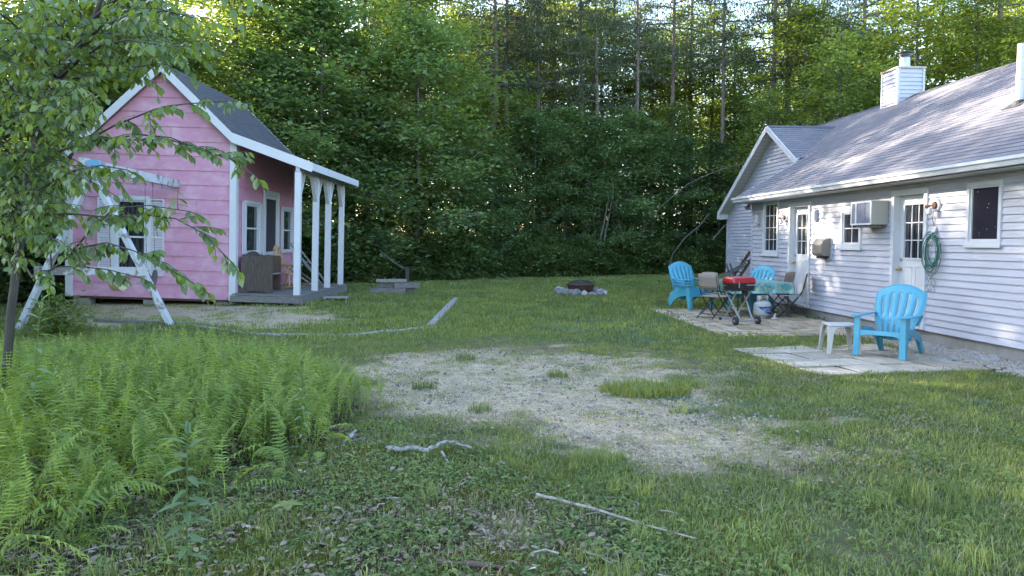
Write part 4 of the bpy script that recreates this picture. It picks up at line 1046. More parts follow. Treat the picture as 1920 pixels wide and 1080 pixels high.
mb = MB(); bxs(mb, a, a+.09, z0+.02, zt, .0, .04); bxs(mb, b-.09, b, z0+.02, zt, .0, .04)
for c, d in ((z0+.02, z0+.16), (z0+.52, z0+.58), (zm-.08, zm), (zt-.1, zt)): bxs(mb, a+.09, b-.09, c, d, .0, .04)
n_ = 7
for i in range(1, n_):
    u = a+.09+(b-a-.18)*i/n_; bxs(mb, u-.022, u+.022, z0+.58, zm-.08, .008, .032)
for i in range(1, 4):
    u = a+.09+(b-a-.18)*i/4; bxs(mb, u-.025, u+.025, z0+.16, z0+.52, .008, .032)
sd_ = mb.build('screen_door', 'white', shed)
mb = MB(); bxs(mb, a+.05, b-.05, zm-.0, zt-.05, .002, .006); bxs(mb, a+.05, b-.05, z0+.1, zm, -.03, -.02); mb.build('screen', 'screen', sd_)
mb = MB(); mb.tube([(.045, b-.05, z0+.92), (.085, b-.05, z0+.93), (.085, b-.05, z0+1.06), (.045, b-.05, z0+1.07)], .012, 6); mb.build('handle', 'black', sd_)

# ------------------------------------------------------------------ on and around the porch
def on_deck(x, y): v = Matrix.Rotation(.031, 4, 'Y') @ Vector((x, y, .303)); return (SX+v.x, SY+v.y, v.z)
t = thing('wooden_bench', 'weathered grey wooden bench with slab ends on the porch', 'bench', on_deck(.12, .12), rot=(0, .031, 0))
prf = lambda w, h, r: [(0, 0), (.14, .0), (.2, .045), (w-.2, .045), (w-.14, 0), (w, 0), (w, h-r), (w-r*.3, h-r*.3), (w-r, h), (0.05, h), (0, h-.05)]
for y, w_, m_ in ((0, .80, 'benchwood'), (1.30, .62, 'darkwood')):
    mb = MB(); mb.prism(prf(w_, .93, .07), lambda u, v: (u, y, v), lambda u, v: (u, y+.045, v)); o = mb.build('end_panel', m_, t, bevel=.006)
bk = [(.05, .30)]+[(.05+(1.30-.05)*i/14, 1.04-.16*abs(2*i/14-1)**2.2) for i in range(15)]+[(1.30, .30)]
mb = MB(); mb.prism(bk, lambda u, v: (.05, u, v), lambda u, v: (.09, u, v)); mb.build('backrest', 'benchwood', t)
mb = MB()
for i in range(4): mb.box(.1+i*.135, .225+i*.135, .047, 1.298, .42+.01*(i-1.5)**2, .45+.01*(i-1.5)**2)
mb.build('seat', 'palewood', t)
t = thing('rocking_chair', 'golden rattan rocking chair with hooped back behind the first porch post', 'rocking chair', on_deck(.75, 2.05), rot=(0, .031, radians(72)))
mb = MB()
hoop = [(-.24*cos(a_)*1.0, .22+.16*sin(a_), .42+.78*sin(a_)**.8 if sin(a_) > 0 else .42) for a_ in [pi*i/16 for i in range(17)]]
mb.tube(hoop, .018, 7); mb.build('back_hoop', 'rattan', t, smooth=True)
mb = MB()
for i in range(1, 8):
    x = -.24+.06*i; zt = .42+.78*sqrt(max(0, 1-(x/.24)**2))**.8; mb.tube([(x, .22, .42), (x, .22+.16*(zt-.42)/.78, zt)], .008, 5)
mb.build('spindle_back', 'rattan', t)
mb = MB(); mb.prism([(-.26, -.24), (.26, -.24), (.24, .24), (-.24, .24)], lambda u, v: (u, v, .40), lambda u, v: (u, v, .435)); mb.build('seat', 'rattan', t, bevel=.01)
for sx in (-1, 1):
    mb = MB(); mb.tube([(sx*.25, .27, .68), (sx*.30, 0, .66), (sx*.30, -.28, .66)], .02, 7); mb.tube([(sx*.29, -.22, .66), (sx*.26, -.2, .42)], .014, 6); mb.build('armrest', 'rattan', t, smooth=True)
    mb = MB(); mb.tube([(sx*.27, -.45+.9*i/12, .03+.09*(2*i/12-1)**2) for i in range(13)], .018, 7); mb.build('rocker', 'rattan', t, smooth=True)
    for y in (-.2, .2):
        mb = MB(); mb.tube([(sx*.24, y, .41), (sx*.27, y*1.2, .045)], .018, 7); mb.build('leg', 'rattan', t, smooth=True)
mb = MB()
for z, y in ((.15, -.22), (.24, -.21), (.2, .22)): mb.tube([(-.26, y, z), (.26, y, z)], .012, 6)
mb.build('stretcher', 'rattan', t)
t = thing('folding_lounger', 'folded lounger of pale bars and dark green canvas between the porch posts', 'folding lounger', on_deck(.95, 3.7), rot=(0, .031, 0))
for sy in (-.28, .28):
    mb = MB(); mb.bar((-.55, sy, 1.25), (.45, sy, .02), .035, .05); mb.bar((-.65, sy+.03, .55), (.15, sy+.03, .02), .035, .045); mb.build('side_frame', 'palewood', t)
mb = MB(); mb.quad([(-.34, -.27, .85), (-.34, .27, .85), (.12, .27, .35), (.12, -.27, .35)]); mb.quad([(-.34, -.27, .85), (-.34, .27, .85), (-.40, .27, .18), (-.40, -.27, .18)]); mb.build('canvas', 'greencloth', t, solid=.006)
mb = MB()
for x, z in ((-.55, 1.25), (.45, .03), (-.1, .7)): mb = MB(); mb.tube([(x, -.3, z), (x, .33, z)], .014, 6); mb.build('crossbar', 'palewood', t)
x, y = gnd(626, 568)
t = thing('porch_step', 'low slatted wooden step on the grass beside the porch', 'step', (x, y+.3, 0), radians(8))
mb = MB()
for i in range(4): mb.box(-.31+.0, .31, -.26+i*.13, -.145+i*.13, .115, .14)
mb.build('tread', 'palewood', t); mb = MB()
for sx in (-.29, .25): mb = MB(); mb.box(sx, sx+.04, -.26, .24, 0, .112); mb.build('riser', 'greywood', t)

# ------------------------------------------------------------------ swing set, bolted to the playhouse at its far end
ax, ay = -7.86, 14.35
t = thing('swing_set', 'peeling white timber swing frame in front of the playhouse', 'swing set', (ax, ay, 0))
loc = lambda p: (p[0]-ax, p[1]-ay, p[2])
top = at(172, 316, ay); rb = gnd(322, 611); lb = gnd(34, 618)
for b_ in ((rb[0], rb[1]), (lb[0], lb[1])):
    mb = MB(); d_ = (top[0]-b_[0])*.03; mb.bar(loc((b_[0], b_[1], -.03)), loc((top[0]+d_, top[1], top[2]+.02)), .09, .145, up=(0, 1, 0)); mb.build('leg', 'peel', t, bevel=.004)
mb = MB(); e = at(331, 345, SY-.05); mb.bar(loc((top[0]-.05, top[1]-.25, top[2]+.08)), loc((e[0]+.02, SY-.05, e[2]-.0)), .10, .19); mb.build('top_beam', 'peel', t, bevel=.005)
mb = MB(); p = at(66, 507, ay-.06); q = at(270, 509, ay-.06); mb.bar(loc((p[0], ay-.08, p[2])), loc((q[0]+.1, ay-.08, q[2])), .04, .16); mb.build('cross_brace', 'peel', t, bevel=.004)
mb = MB(); p = at(188, 320, ay-.12); mb.bar(loc((top[0]+.05, ay-.16, top[2]+.06)), loc((top[0]+.22, ay-.16, top[2]+.03)), .20, .02, up=(0, 1, 0)); mb.box(top[0]-ax+.03, top[0]-ax+.24, -.2, -.14, top[2]-.07, top[2]+.13); mb.build('joint_bracket', 'bluetrim', t)
mb = MB(); p = at(76, 509, ay-.11); mb.box(p[0]-ax-.11, p[0]-ax+.13, -.115, -.102, p[2]-.09, p[2]+.09); mb.build('joint_plate', 'palewood', t)
mb = MB()
def beam_pt(Y): k_ = (Y-(top[1]-.25))/(SY-.05-(top[1]-.25)); return (top[0]-.05+(e[0]+.07-top[0])*k_, Y, top[2]+.08+(e[2]-top[2]-.08)*k_-.10)
for Y in (15.25, 15.95, 17.15, 17.6, 18.2):
    mb = MB(); p = beam_pt(Y); mb.tube([loc((p[0], p[1], p[2]+.02)), loc((p[0], p[1], p[2]-.05)), loc((p[0]+.02, p[1]+.02, p[2]-.09))], .012, 6); mb.build('swing_hook', 'rust', t)
def swing(Y0, Y1, h, m_, label, dip, w=.14, xoff=0.):
    p0, p1 = beam_pt(Y0), beam_pt(Y1); c = ((p0[0]+p1[0])/2+xoff, (Y0+Y1)/2)
    s = thing('swing', label, 'swing', (c[0], c[1], h), 0)
    mb = MB(); n = 14; Lh = (Y1-Y0)/2
    row = []
    for i in range(n+1):
        u = 2*i/n-1; row.append((u*Lh*(1-.1*u*u), dip*(abs(u)**2.0)))
    for i in range(n):
        (y0, z0), (y1, z1) = row[i], row[i+1]; wa = w*(1-.5*abs(2*i/n-1)**6)/2; wb = w*(1-.5*abs(2*(i+1)/n-1)**6)/2
        mb.quad([(-wa, y0, z0), (wa, y0, z0), (wb, y1, z1), (-wb, y1, z1)])
    mb.build('seat', m_, s, solid=.012)
    for yy, pp in ((row[0][0], p0), (row[-1][0], p1)):
        mb = MB(); a0_ = Vector((0, yy, dip-.01)); a1_ = Vector((pp[0]-c[0], pp[1]-c[1], pp[2]-h-.08)); L_ = (a1_-a0_).length; k = int(L_/.06)
        for i in range(k):
            A, B = a0_.lerp(a1_, i/k), a0_.lerp(a1_, (i+.9)/k); mb.bar(A, B, .012 if i % 2 else .004, .004 if i % 2 else .012, up=(0, 1, 0))
        mb.build('chain', 'rust', s)
swing(15.25, 15.95, .60, 'yellowseat', 'pale yellow belt swing hanging in front of the pink wall', .20, .17)
swing(17.15, 17.6, .62, 'brownseat', 'dark brown folded belt swing right of the yellow one', .32, .15)

# ------------------------------------------------------------------ edging timbers, woodpile, fire pit, blocks
def timber(p, q, w, h, label, z0=-.03, m_='palewood', bend=0.):
    (x0, y0), (x1, y1) = p, q; n = 6; pts = []
    cx, cy = (x0+x1)/2, (y0+y1)/2; mb = MB(); L_ = math.hypot(x1-x0, y1-y0); nx_, ny_ = -(y1-y0)/L_, (x1-x0)/L_
    r_ = random.Random(int(abs(x0)*100)); vs = []
    for i in range(n+1):
        t_ = i/n; b_ = bend*(1-(2*t_-1)**2)+r_.uniform(-.006, .006); ww = w*r_.uniform(.9, 1.06)/2; hz = h*r_.uniform(.9, 1.05)
        X_, Y_ = x0+(x1-x0)*t_+nx_*b_, y0+(y1-y0)*t_+ny_*b_
        for sx, zz in ((-1, z0), (-1, z0+hz*.8), (-.75, z0+hz), (.75, z0+hz), (1, z0+hz*.8), (1, z0)): vs.append((X_+nx_*ww*sx-cx, Y_+ny_*ww*sx-cy, zz))
    fs = [(i*6+j, i*6+(j+1) % 6, (i+1)*6+(j+1) % 6, (i+1)*6+j) for i in range(n) for j in range(6)]+[(5, 4, 3, 2, 1, 0), tuple(n*6+j for j in range(6))]
    mb.add(vs, fs); o = mb.build('edging_timber', m_); o.location = (cx, cy, 0)
    return tag(o, label, 'edging timber', 'timbers edging the bare yard')
GP = lambda x, y: tuple(gnd(x, y))
timber(GP(855, 562), GP(806, 615), .16, .10, 'thick bleached timber at the right end of the edging, pointing to the fire pit')
timber(GP(800, 615), GP(742, 623), .11, .07, 'short pale timber next to the thick bleached one')
timber(GP(738, 623), GP(640, 633), .12, .08, 'pale edging timber in the middle, right of the long thin board')
timber(GP(632, 632), GP(480, 629), .09, .07, 'pale thin edging board nearest the porch corner', bend=-.05)
timber(GP(474, 628), GP(352, 612), .09, .07, 'pale thin edging board ending at the swing frame foot')
timber(GP(352, 610), GP(180, 603), .16, .09, 'dark grey edging board under the swing frame', m_='greywood')
def rough(w, h, L_, seed, m_, par):
    mb = MB(); r_ = random.Random(seed); n = 5; vs = []
    for i in range(n+1):
        for sx, sz in ((-1, -1), (1, -1), (1, 1), (-1, 1)): vs.append((L_*(i/n-.5), sx*w/2*r_.uniform(.9, 1.08), sz*h/2*r_.uniform(.88, 1.08)))
    mb.add(vs, [(i*4+j, i*4+(j+1) % 4, (i+1)*4+(j+1) % 4, (i+1)*4+j) for i in range(n) for j in range(4)]+[(3, 2, 1, 0), tuple(n*4+j for j in range(4))]); return mb
px_, py_ = gnd(738, 552); py_ += .2
for i, (dx, dy, z, rz, L_, w_, h_, m_, lb_) in enumerate((
    (-.18, -.1, .09, .06, 1.05, .2, .18, 'greywood', 'thick dark beam at the bottom front of the timber pile'),
    (.05, .25, .09, -.05, 1.15, .2, .18, 'greywood', 'thick dark beam at the bottom back of the timber pile'),
    (.38, .02, .26, .10, .75, .16, .14, 'greywood', 'short beam sticking out right on the timber pile'),
    (-.05, .22, .27, .02, .95, .15, .14, 'greywood', 'beam in the second layer of the timber pile'),
    (-.10, .08, .405, .01, .92, .17, .09, 'palewood', 'pale board lying on top of the timber pile'))):
    o = rough(w_, h_, L_, i, m_, None).build('timber', m_); o.location = (px_+dx, py_+dy, z); o.rotation_euler = (0, 0, rz); tag(o, lb_, 'timber', 'old timbers stacked by the playhouse')
x, y = gnd(764, 534); y = 27.; x = (764-960)/FPX*y
o = MB(); o.box(-.06, .06, -.06, .06, -.05, .66); o.box(-.08, .08, -.08, .08, .66, .69); p = o.build('wooden_post', 'black'); p.location = (x, y, 0); tag(p, 'dark square post standing behind the timber pile', 'post')
o = MB(); P0 = Vector((x-.12, y+.1, .62)); P1 = Vector(at(712, 470, 28.5)); o.tube([P0-P0, (P1-P0)*.5+Vector((0, 0, -.06)), P1-P0], [.04, .035, .025], 7); p = o.build('leaning_pole', 'barkgrey', smooth=True); p.location = P0; tag(p, 'thin bare pole leaning from the wood onto the dark post', 'pole')
# fire pit
fx, fy_ = gnd(1089, 556); fy_ += .75; fx = (1089-960)/FPX*fy_
t = thing('fire_bowl', 'rusty fire bowl with domed mesh lid inside the ring of stones', 'fire pit', (fx, fy_, 0))
mb = MB(); mb.lathe([(.22, .06), (.36, .14), (.40, .27), (.43, .30), (.43, .315), (.39, .31), (.35, .16), (.1, .09)], 26); mb.build('bowl', 'firebowl', t, smooth=True)
mb = MB()
for k in range(10):
    a_ = pi*k/10; mb.tube([(.385*cos(b_)*cos(a_), .385*cos(b_)*sin(a_), .315+.13*sin(b_)) for b_ in [pi*i/12 for i in range(13)]], .006, 4)
for j in range(1, 5):
    r0 = .385*cos(j*.3); mb.tube([(r0*cos(c_), r0*sin(c_), .315+.13*sin(j*.3)) for c_ in [2*pi*i/20 for i in range(21)]], .006, 4)
for k in range(24):
    a_ = 2*pi*k/24; mb.tube([(.38*cos(b_)*cos(a_), .38*cos(b_)*sin(a_), .313+.128*sin(b_)) for b_ in [pi*.5*i/6 for i in range(7)]], .0035, 3)
mb.build('mesh_dome', 'black', t)
mb = MB(); mb.lathe([(.37, .30), (.30, .345), (.2, .355), (.02, .36)], 20); mb.build('ash_and_wood', 'darkwood', t)
r_ = random.Random(9); KS = [('pale', 'stone'), ('dark', 'stone_dark'), ('pale', 'stone'), ('dark', 'stone_dark')]
adj = ['large rounded', 'small flat', 'broad low', 'angular', 'egg-shaped', 'lumpy', 'squat', 'tall']
nst = 17
for i in range(nst):
    a_ = 2*pi*i/nst; rr = .68+r_.uniform(-.06, .05); s_ = r_.uniform(.12, .2); kk = KS[r_.randrange(4)]
    mb = MB(); mb.rock((0, 0, 0), (s_*r_.uniform(.9, 1.25), s_*r_.uniform(.7, 1.), s_*r_.uniform(.6, .85)), i, 9)
    o = mb.build('fire_pit_stone', kk[1], smooth=True, sharp=70); o.location = (fx+rr*cos(a_), fy_+rr*sin(a_), s_*.36); o.rotation_euler = (0, 0, a_)
    front = 'front' if sin(a_) < -.35 else 'back' if sin(a_) > .35 else 'side'
    side = 'left' if cos(a_) < -.3 else 'right' if cos(a_) > .3 else 'centre'
    tag(o, f'{adj[i % 8]} {kk[0]} grey stone at the {front} {side} of the fire pit ring', 'stone', 'stones ringing the fire pit')
# blocks stacked left of the playhouse
bx = [(48, 'concrete', 'grey'), (66, 'redbrick', 'reddish'), (90, 'concrete', 'light grey'), (115, 'redbrick', 'dark red')]
for i, (pxx, m_, cn) in enumerate(bx):
    Y = 21.2; X = (pxx-960)/FPX*Y; hgt = [.62, .80, .62, .66][i]
    mb = MB(); w_ = .17
    mb.box(-w_, w_, -.13, -.09, 0, hgt); mb.box(-w_, w_, .09, .13, 0, hgt)
    for xx in (-w_, -.02, w_-.04): mb.box(xx, xx+.04, -.09, .09, 0, hgt)
    mb.box(-w_-.02, w_+.02, -.15, .15, hgt, hgt+.03)
    o = mb.build('stacked_block', m_); o.location = (X, Y+.1*i, -.005); o.rotation_euler = (0, 0, .06*i); tag(o, f'{cn} masonry block in the shade left of the playhouse', 'block', 'masonry blocks beside the playhouse')

# ================================================================== garden furniture
def adirondack():
    t = thing('adirondack_chair', 'x', 'adirondack chair')
    H, arch = .955, .12
    def bp(u, v):          # backrest surface; u -1..1, v 0..1
        w = .215+.115*sstep(0, .75, v); z = .20+(H-.20)*v-arch*(u*u)*(v**2.2)*1.0
        y = .10+.30*(z-.2)/.75+.035*(u*u)-.02*sin(pi*min(1, v*1.6))
        return (u*w, float(y), z)
    us = [-1]; sc_ = [-.70, -.35, 0, .35, .70]
    for c_ in sc_: us += [c_-.165, c_-.03, c_+.03]
    us = sorted(set([-1, -.88]+[x for c_ in sc_ for x in (c_-.024, c_+.024)]+[-.52, -.175, .175, .52, .88, 1]))
    vs_ = [0, .04, .12, .22, .34, .38, .42, .5, .58, .66, .74, .82, .86, .90, .95, 1.]
    mb = MB()
    idx = {}
    P = [bp(u, v) for v in vs_ for u in us]; fs = []
    for j in range(len(vs_)-1):
        for i in range(len(us)-1):
            um = (us[i]+us[i+1])/2; vm = (vs_[j]+vs_[j+1])/2
            slot = any(abs(um-c_) < .02 for c_ in sc_) and (.04 < vm < .34 or (.42 < vm < (.86 if abs(um) < .5 else .82)))
            if not slot: a_ = j*len(us)+i; fs.append((a_, a_+1, a_+1+len(us), a_+len(us)))
    mb.add(P, fs); mb.build('backrest', 'blue', t, smooth=True, solid=.014)
    mb = MB()               # rolled rim
    rim = [bp(-1, v) for v in vs_]+[bp(u, 1) for u in us[1:]]+[bp(1, v) for v in vs_[::-1][1:]]; mb.tube(rim, .011, 6); mb.build('back_rim', 'blue', t, smooth=True)
    mb = MB(); n = 12; P = []; ux = [-1, -.72, -.66, -.38, -.32, -.03, .03, .32, .38, .66, .72, 1]
    for j in range(n+1):
        v = j/n; y = -.36+.50*v; z = .375-.02*(1-v)**3-.15*v**1.3; z -= .02 if j == 0 else 0
        for u in ux: P.append((u*(.27-.055*v), y, z-.012*(1-u*u)))
    fs = []
    for j in range(n):
        for i in range(len(ux)-1):
            if abs(ux[i+1]-ux[i]) < .08 and 3 < j < n-1: continue
            a_ = j*len(ux)+i; fs.append((a_, a_+1, a_+1+len(ux), a_+len(ux)))
    mb.add(P, fs); mb.build('seat', 'blue', t, smooth=True, solid=.014)
    mb = MB()               # front apron with its arch
    k = 16; top_, bot = [], []
    for i in range(k+1):
        u = 2*i/k-1; top_.append((u*.29, -.365, .358)); bot.append((u*.29, -.372, .24+.06*(1-abs(u)**6)))
    mb.add(top_+bot, [(i, i+1, k+2+i, k+1+i) for i in range(k)]); mb.build('apron', 'blue', t, solid=.012)
    for s in (-1, 1):
        mb = MB()           # front leg, broad at the top, L-shaped
        prof = [(-.40, 0), (-.335, 0), (-.30, .20), (-.235, .36), (-.20, .545), (-.385, .545), (-.372, .30)]
        mb.prism(prof, lambda y, z: (s*(.335-.03*z), y, z), lambda y, z: (s*(.349-.03*z), y, z))
        mb.prism([(.262, 0), (.345, 0), (.333, .545), (.255, .545), (.262, .3)], lambda x, z: (s*x, -.40+.03*z, z), lambda x, z: (s*x, -.386+.03*z, z))
        mb.build('leg', 'blue', t, bevel=.004)
        mb = MB()           # rear leg splayed back
        prof = [(.40, 0), (.46, 0), (.34, .24), (.10, .36), (-.24, .40), (-.24, .33), (.06, .27), (.26, .18)]
        mb.prism(prof, lambda y, z: (s*(.285-.02*z), y, z), lambda y, z: (s*(.30-.02*z), y, z))
        mb.prism([(.235, 0), (.296, 0), (.288, .20), (.22, .20)], lambda x, z: (s*x, .43-.55*z, z), lambda x, z: (s*x, .444-.55*z, z))
        mb.build('leg', 'blue', t, bevel=.003)
        mb = MB()           # arm pad, wide at the front, wrapping back to the backrest
        pad = [(.255, -.43), (.36, -.44), (.385, -.38), (.385, -.15), (.36, .10), (.315, .31), (.27, .31), (.285, .10), (.27, -.1)]
        mb.prism(pad, lambda x, y: (s*x, y, .545+.0*y), lambda x, y: (s*x, y, .563+.0*y)); mb.build('armrest', 'blue', t, bevel=.007)
        mb = MB(); mb.bar((s*.30, .29, .55), (s*.27, .235, .40), .05, .02, up=(0, 1, 0)); mb.build('arm_support', 'blue', t)
    return t
ad = adirondack()
x, y = 5.22, 10.62
ad.location = (x, y, .03); ad.rotation_euler = (0, 0, face_rz(-.72, -.69)); ad['label'] = 'single sky blue adirondack chair on the small stone patio'
x, y = gnd(1297, 581)
for k, lb_ in enumerate(('lowest blue adirondack chair in the left stack by the patio edge', 'middle blue adirondack chair in the left stack by the patio edge', 'top blue adirondack chair in the left stack by the patio edge')):
    c = dup(ad, (x+.0*k, y+.0*k, .03), face_rz(.42, -.9), lb_); v = Vector((.42, -.9)).normalized()
    c.location = (x-v.x*.02*k, y+.1-v.y*.02*k, .03+.062*k); c['group'] = 'stacked adirondack chairs'
for k, lb_ in enumerate(('lower blue adirondack chair stacked behind the table, against the siding', 'upper blue adirondack chair stacked behind the table, against the siding')):
    c = dup(ad, (6.98-.0*k-.074*17.3-.33+.02*k, 17.35, .03+.062*k), face_rz(-.85, -.52), lb_); c['group'] = 'stacked adirondack chairs'

# plastic stool
x, y = 4.66, 10.93
t = thing('plastic_stool', 'small pale grey plastic side table left of the blue chair', 'side table', (x, y, .028), radians(-6))
S_, Hs = .205, .405
mb = MB(); mb.box(-S_, S_, -S_, S_, Hs-.03, Hs); mb.build('tabletop', 'stool', t, bevel=.018)
for sx in (-1, 1):
    for sy in (-1, 1):
        mb = MB()
        for ax_ in (0, 1):
            prof = [(1., Hs-.032), (.35, Hs-.032), (.60, Hs-.07), (.72, Hs-.14), (.90, 0), (1.13, 0)]
            f0 = (lambda u, z: (sx*S_*u, sy*(S_*(1+.12*(1-z/Hs))), z)) if ax_ == 0 else (lambda u, z: (sx*(S_*(1+.12*(1-z/Hs))), sy*S_*u, z))
            f1 = (lambda u, z: (sx*S_*u, sy*(S_*(1+.12*(1-z/Hs))-.012), z)) if ax_ == 0 else (lambda u, z: (sx*(S_*(1+.12*(1-z/Hs))-.012), sy*S_*u, z))
            mb.prism(prof, f0, f1)
        mb.build('leg', 'stool', t)

# folding chairs
def folding():
    t = thing('folding_chair', 'x', 'folding chair'); w = .22; r = .011
    for s in (-1, 1):
        mb = MB(); mb.tube([(s*w, -.30, .0), (s*w, .02, .33), (s*w, .16, .52), (s*w, .24, .90)], r, 8); mb.build('back_frame', 'black', t, smooth=True)
        mb = MB(); mb.tube([(s*(w-.028), .30, .0), (s*(w-.028), -.05, .30), (s*(w-.028), -.20, .455)], r, 8); mb.build('leg', 'black', t, smooth=True)
    mb = MB()
    for y, z in ((-.26, .04), (.16, .52)): mb.tube([(-w, y, z), (w, y, z)], .009, 6)
    mb.tube([(-w+.03, .27, .03), (w-.03, .27, .03)], .009, 6); mb.build('crossbar', 'black', t)
    mb = MB(); n = 8; P = []
    for j in range(5):
        v = j/4
        for i in range(n+1):
            u = 2*i/n-1; P.append((u*(w+.006), .175+.065*v+.022*(1-u*u), .60+.30*v+(.018*(1-u*u) if j == 4 else 0)))
    mb.add(P, [(j*(n+1)+i, j*(n+1)+i+1, (j+1)*(n+1)+i+1, (j+1)*(n+1)+i) for j in range(4) for i in range(n)]); mb.build('backrest', 'tan', t, smooth=True, solid=.022)
    mb = MB(); P = []
    for j in range(5):
        v = j/4
        for i in range(n+1): u = 2*i/n-1; P.append((u*(w-.012), -.22+.38*v, .455-.012*(1-u*u)*sin(pi*v)-.01*v))
    mb.add(P, [(j*(n+1)+i, j*(n+1)+i+1, (j+1)*(n+1)+i+1, (j+1)*(n+1)+i) for j in range(4) for i in range(n)]); mb.build('seat', 'tan', t, smooth=True, solid=.018)
    mb = MB()
    for s in (-1, 1): mb.tube([(s*(w+.0), -.23, .455), (s*(w+.0), .15, .445)], .010, 6)
    mb.build('seat_frame', 'steel', t)
    return t
fc = folding(); FCH = [((1340, 599), 15.75, (.80, .60), 'tan sling folding chair at the near left corner of the table'), ((1347, 590), 16.45, (.86, .50), 'tan sling folding chair half hidden behind the near left one'),
    ((1490, 597), 15.95, (-.93, .36), 'tan sling folding chair at the right, closest to the far door'), ((1463, 590), 16.75, (-.72, .69), 'tan sling folding chair right behind the table corner, by the blue stack')]
for i, ((px, _), Y, (dx, dy), lb_) in enumerate(FCH):
    X = (px-960)/FPX*Y
    if i == 0: fc.location = (X, Y, .03); fc.rotation_euler = (0, 0, face_rz(dx, dy)); fc['label'] = lb_; fc['group'] = 'folding chairs around the table'; c = fc
    else: c = dup(fc, (X, Y, .03), face_rz(dx, dy), lb_, group='folding chairs around the table')

# table and cloth (house-aligned)
ca_, cb_ = 6.33, 16.25; tx_, ty_, _ = HW(ca_, cb_)
t = thing('patio_table', 'rectangular patio table hidden under the patterned cloth', 'table', (tx_, ty_, .03), TH)
WX, WY, TZ = .60, .86, .715
mb = MB(); mb.box(-WX, WX, -WY, WY, TZ-.03, TZ); mb.build('tabletop', 'steel', t, bevel=.006)
for sx in (-1, 1):
    for sy in (-1, 1):
        mb = MB(); mb.tube([(sx*(WX-.08), sy*(WY-.08), TZ-.03), (sx*(WX-.06), sy*(WY-.05), 0)], .018, 8); mb.build('leg', 'black', t, smooth=True)
def cloth_mat():
    m, nt, out = _nt('aqua_floral_oilcloth'); v = coord(nt, 'UV')
    c = mixc(nt, ramp(nt, noise(nt, v, 5, 3), [(.4, 0.), (.65, 1.)]), (.05, .24, .27), (.10, .34, .34))
    for sc_, col, th, k in ((13, (.42, .34, .10), .27, 0), (17, (.02, .10, .18), .24, 3.3), (20, (.28, .40, .12), .24, 7.7), (24, (.50, .22, .08), .16, 2.2)):
        mp = N(nt, 'ShaderNodeMapping'); mp.inputs['Location'].default_value = (k, k*.7, 0); nt.links.new(v, mp.inputs[0])
        vo = N(nt, 'ShaderNodeTexVoronoi'); vo.inputs['Scale'].default_value = sc_; nt.links.new(mp.outputs[0], vo.inputs[0])
        c = mixc(nt, ramp(nt, vo.outputs['Distance'], [(th, 1.), (th+.05, 0.)]), c, col)
    b = N(nt, 'ShaderNodeBsdfPrincipled'); b.inputs['Roughness'].default_value = .28; b.inputs['Specular IOR Level'].default_value = .6; b.inputs['Coat Weight'].default_value = .5; b.inputs['Coat Roughness'].default_value = .25
    nt.links.new(c, b.inputs['Base Color']); nt.links.new(b.outputs[0], out.inputs[0]); return m
M['cloth'] = cloth_mat()
mb = MB(); n = 44; ov = .23; P = []; uvs = []
for j in range(n+1):
    for i in range(n+1):
        x = (2*i/n-1)*(WX+ov); y = (2*j/n-1)*(WY+ov)
        ex, ey = max(0, abs(x)-WX), max(0, abs(y)-WY); hang = math.hypot(ex, ey) if (ex > 0 and ey > 0) else ex+ey
        cxx, cyy = max(-WX, min(WX, x)), max(-WY, min(WY, y)); z = TZ+.006
        if hang > 0:
            fold = .022*sin(x*17+y*3)+.022*sin(y*15+1); k_ = min(1, hang/.25)
            if ex > 0 and ey > 0: dxx, dyy = np.sign(x)*ex/hang, np.sign(y)*ey/hang; out_ = .012+hang*.16+fold*k_*.3
            else: dxx, dyy = (np.sign(x) if ex > 0 else 0), (np.sign(y) if ey > 0 else 0); out_ = .012+hang*.10+fold*k_
            P.append((cxx+dxx*out_, cyy+dyy*out_, z-hang*.97))
        else: P.append((x, y, z+.002*sin(x*9)*sin(y*7)))
        uvs.append((x, y))
me_fs = [(j*(n+1)+i, j*(n+1)+i+1, (j+1)*(n+1)+i+1, (j+1)*(n+1)+i) for j in range(n) for i in range(n)]
for f in me_fs: pass
i0 = len(mb.v); mb.v += P
for f in me_fs: mb.f.append(f); mb.uv.append([uvs[k] for k in f])
cl = mb.build('tablecloth', 'cloth', smooth=True, sharp=80); cl.location = (tx_, ty_, .03); cl.rotation_euler = (0, 0, TH); tag(cl, 'pale aqua flowered cloth draped over the patio table', 'tablecloth')

# grill on its folding cart
gy_ = 14.72; gxx = (1386-960)/FPX*gy_
t = thing('portable_grill', 'red lidded portable grill on a folding steel cart', 'grill', (gxx, gy_, .03), radians(20))
def rbox(w, d, z0, z1, tw, td, r=.06, n=5, k=4, dome=0.):
    """rounded-corner tub from (w, d) at z0 to (tw, td) at z1"""
    rings = []
    for j in range(k+1):
        t_ = j/k; e_ = 1-(1-t_)**2 if dome else t_; ww = w+(tw-w)*(t_**2.5 if dome else t_); dd = d+(td-d)*(t_**2.5 if dome else t_); z = z0+(z1-z0)*(e_ if dome else t_); ring = []
        for cx_, cy_, a0_ in ((1, 1, 0), (-1, 1, pi/2), (-1, -1, pi), (1, -1, 3*pi/2)):
            for i in range(n+1):
                a_ = a0_+pi/2*i/n; ring.append((cx_*(ww/2-r)+r*cos(a_), cy_*(dd/2-r)+r*sin(a_), z))
        rings.append(ring)
    m_ = len(rings[0]); P_ = [p for q_ in rings for p in q_]
    fs = [(a*m_+b, a*m_+(b+1) % m_, (a+1)*m_+(b+1) % m_, (a+1)*m_+b) for a in range(k) for b in range(m_)]+[tuple(range(m_-1, -1, -1)), tuple(k*m_+b for b in range(m_))]
    return P_, fs
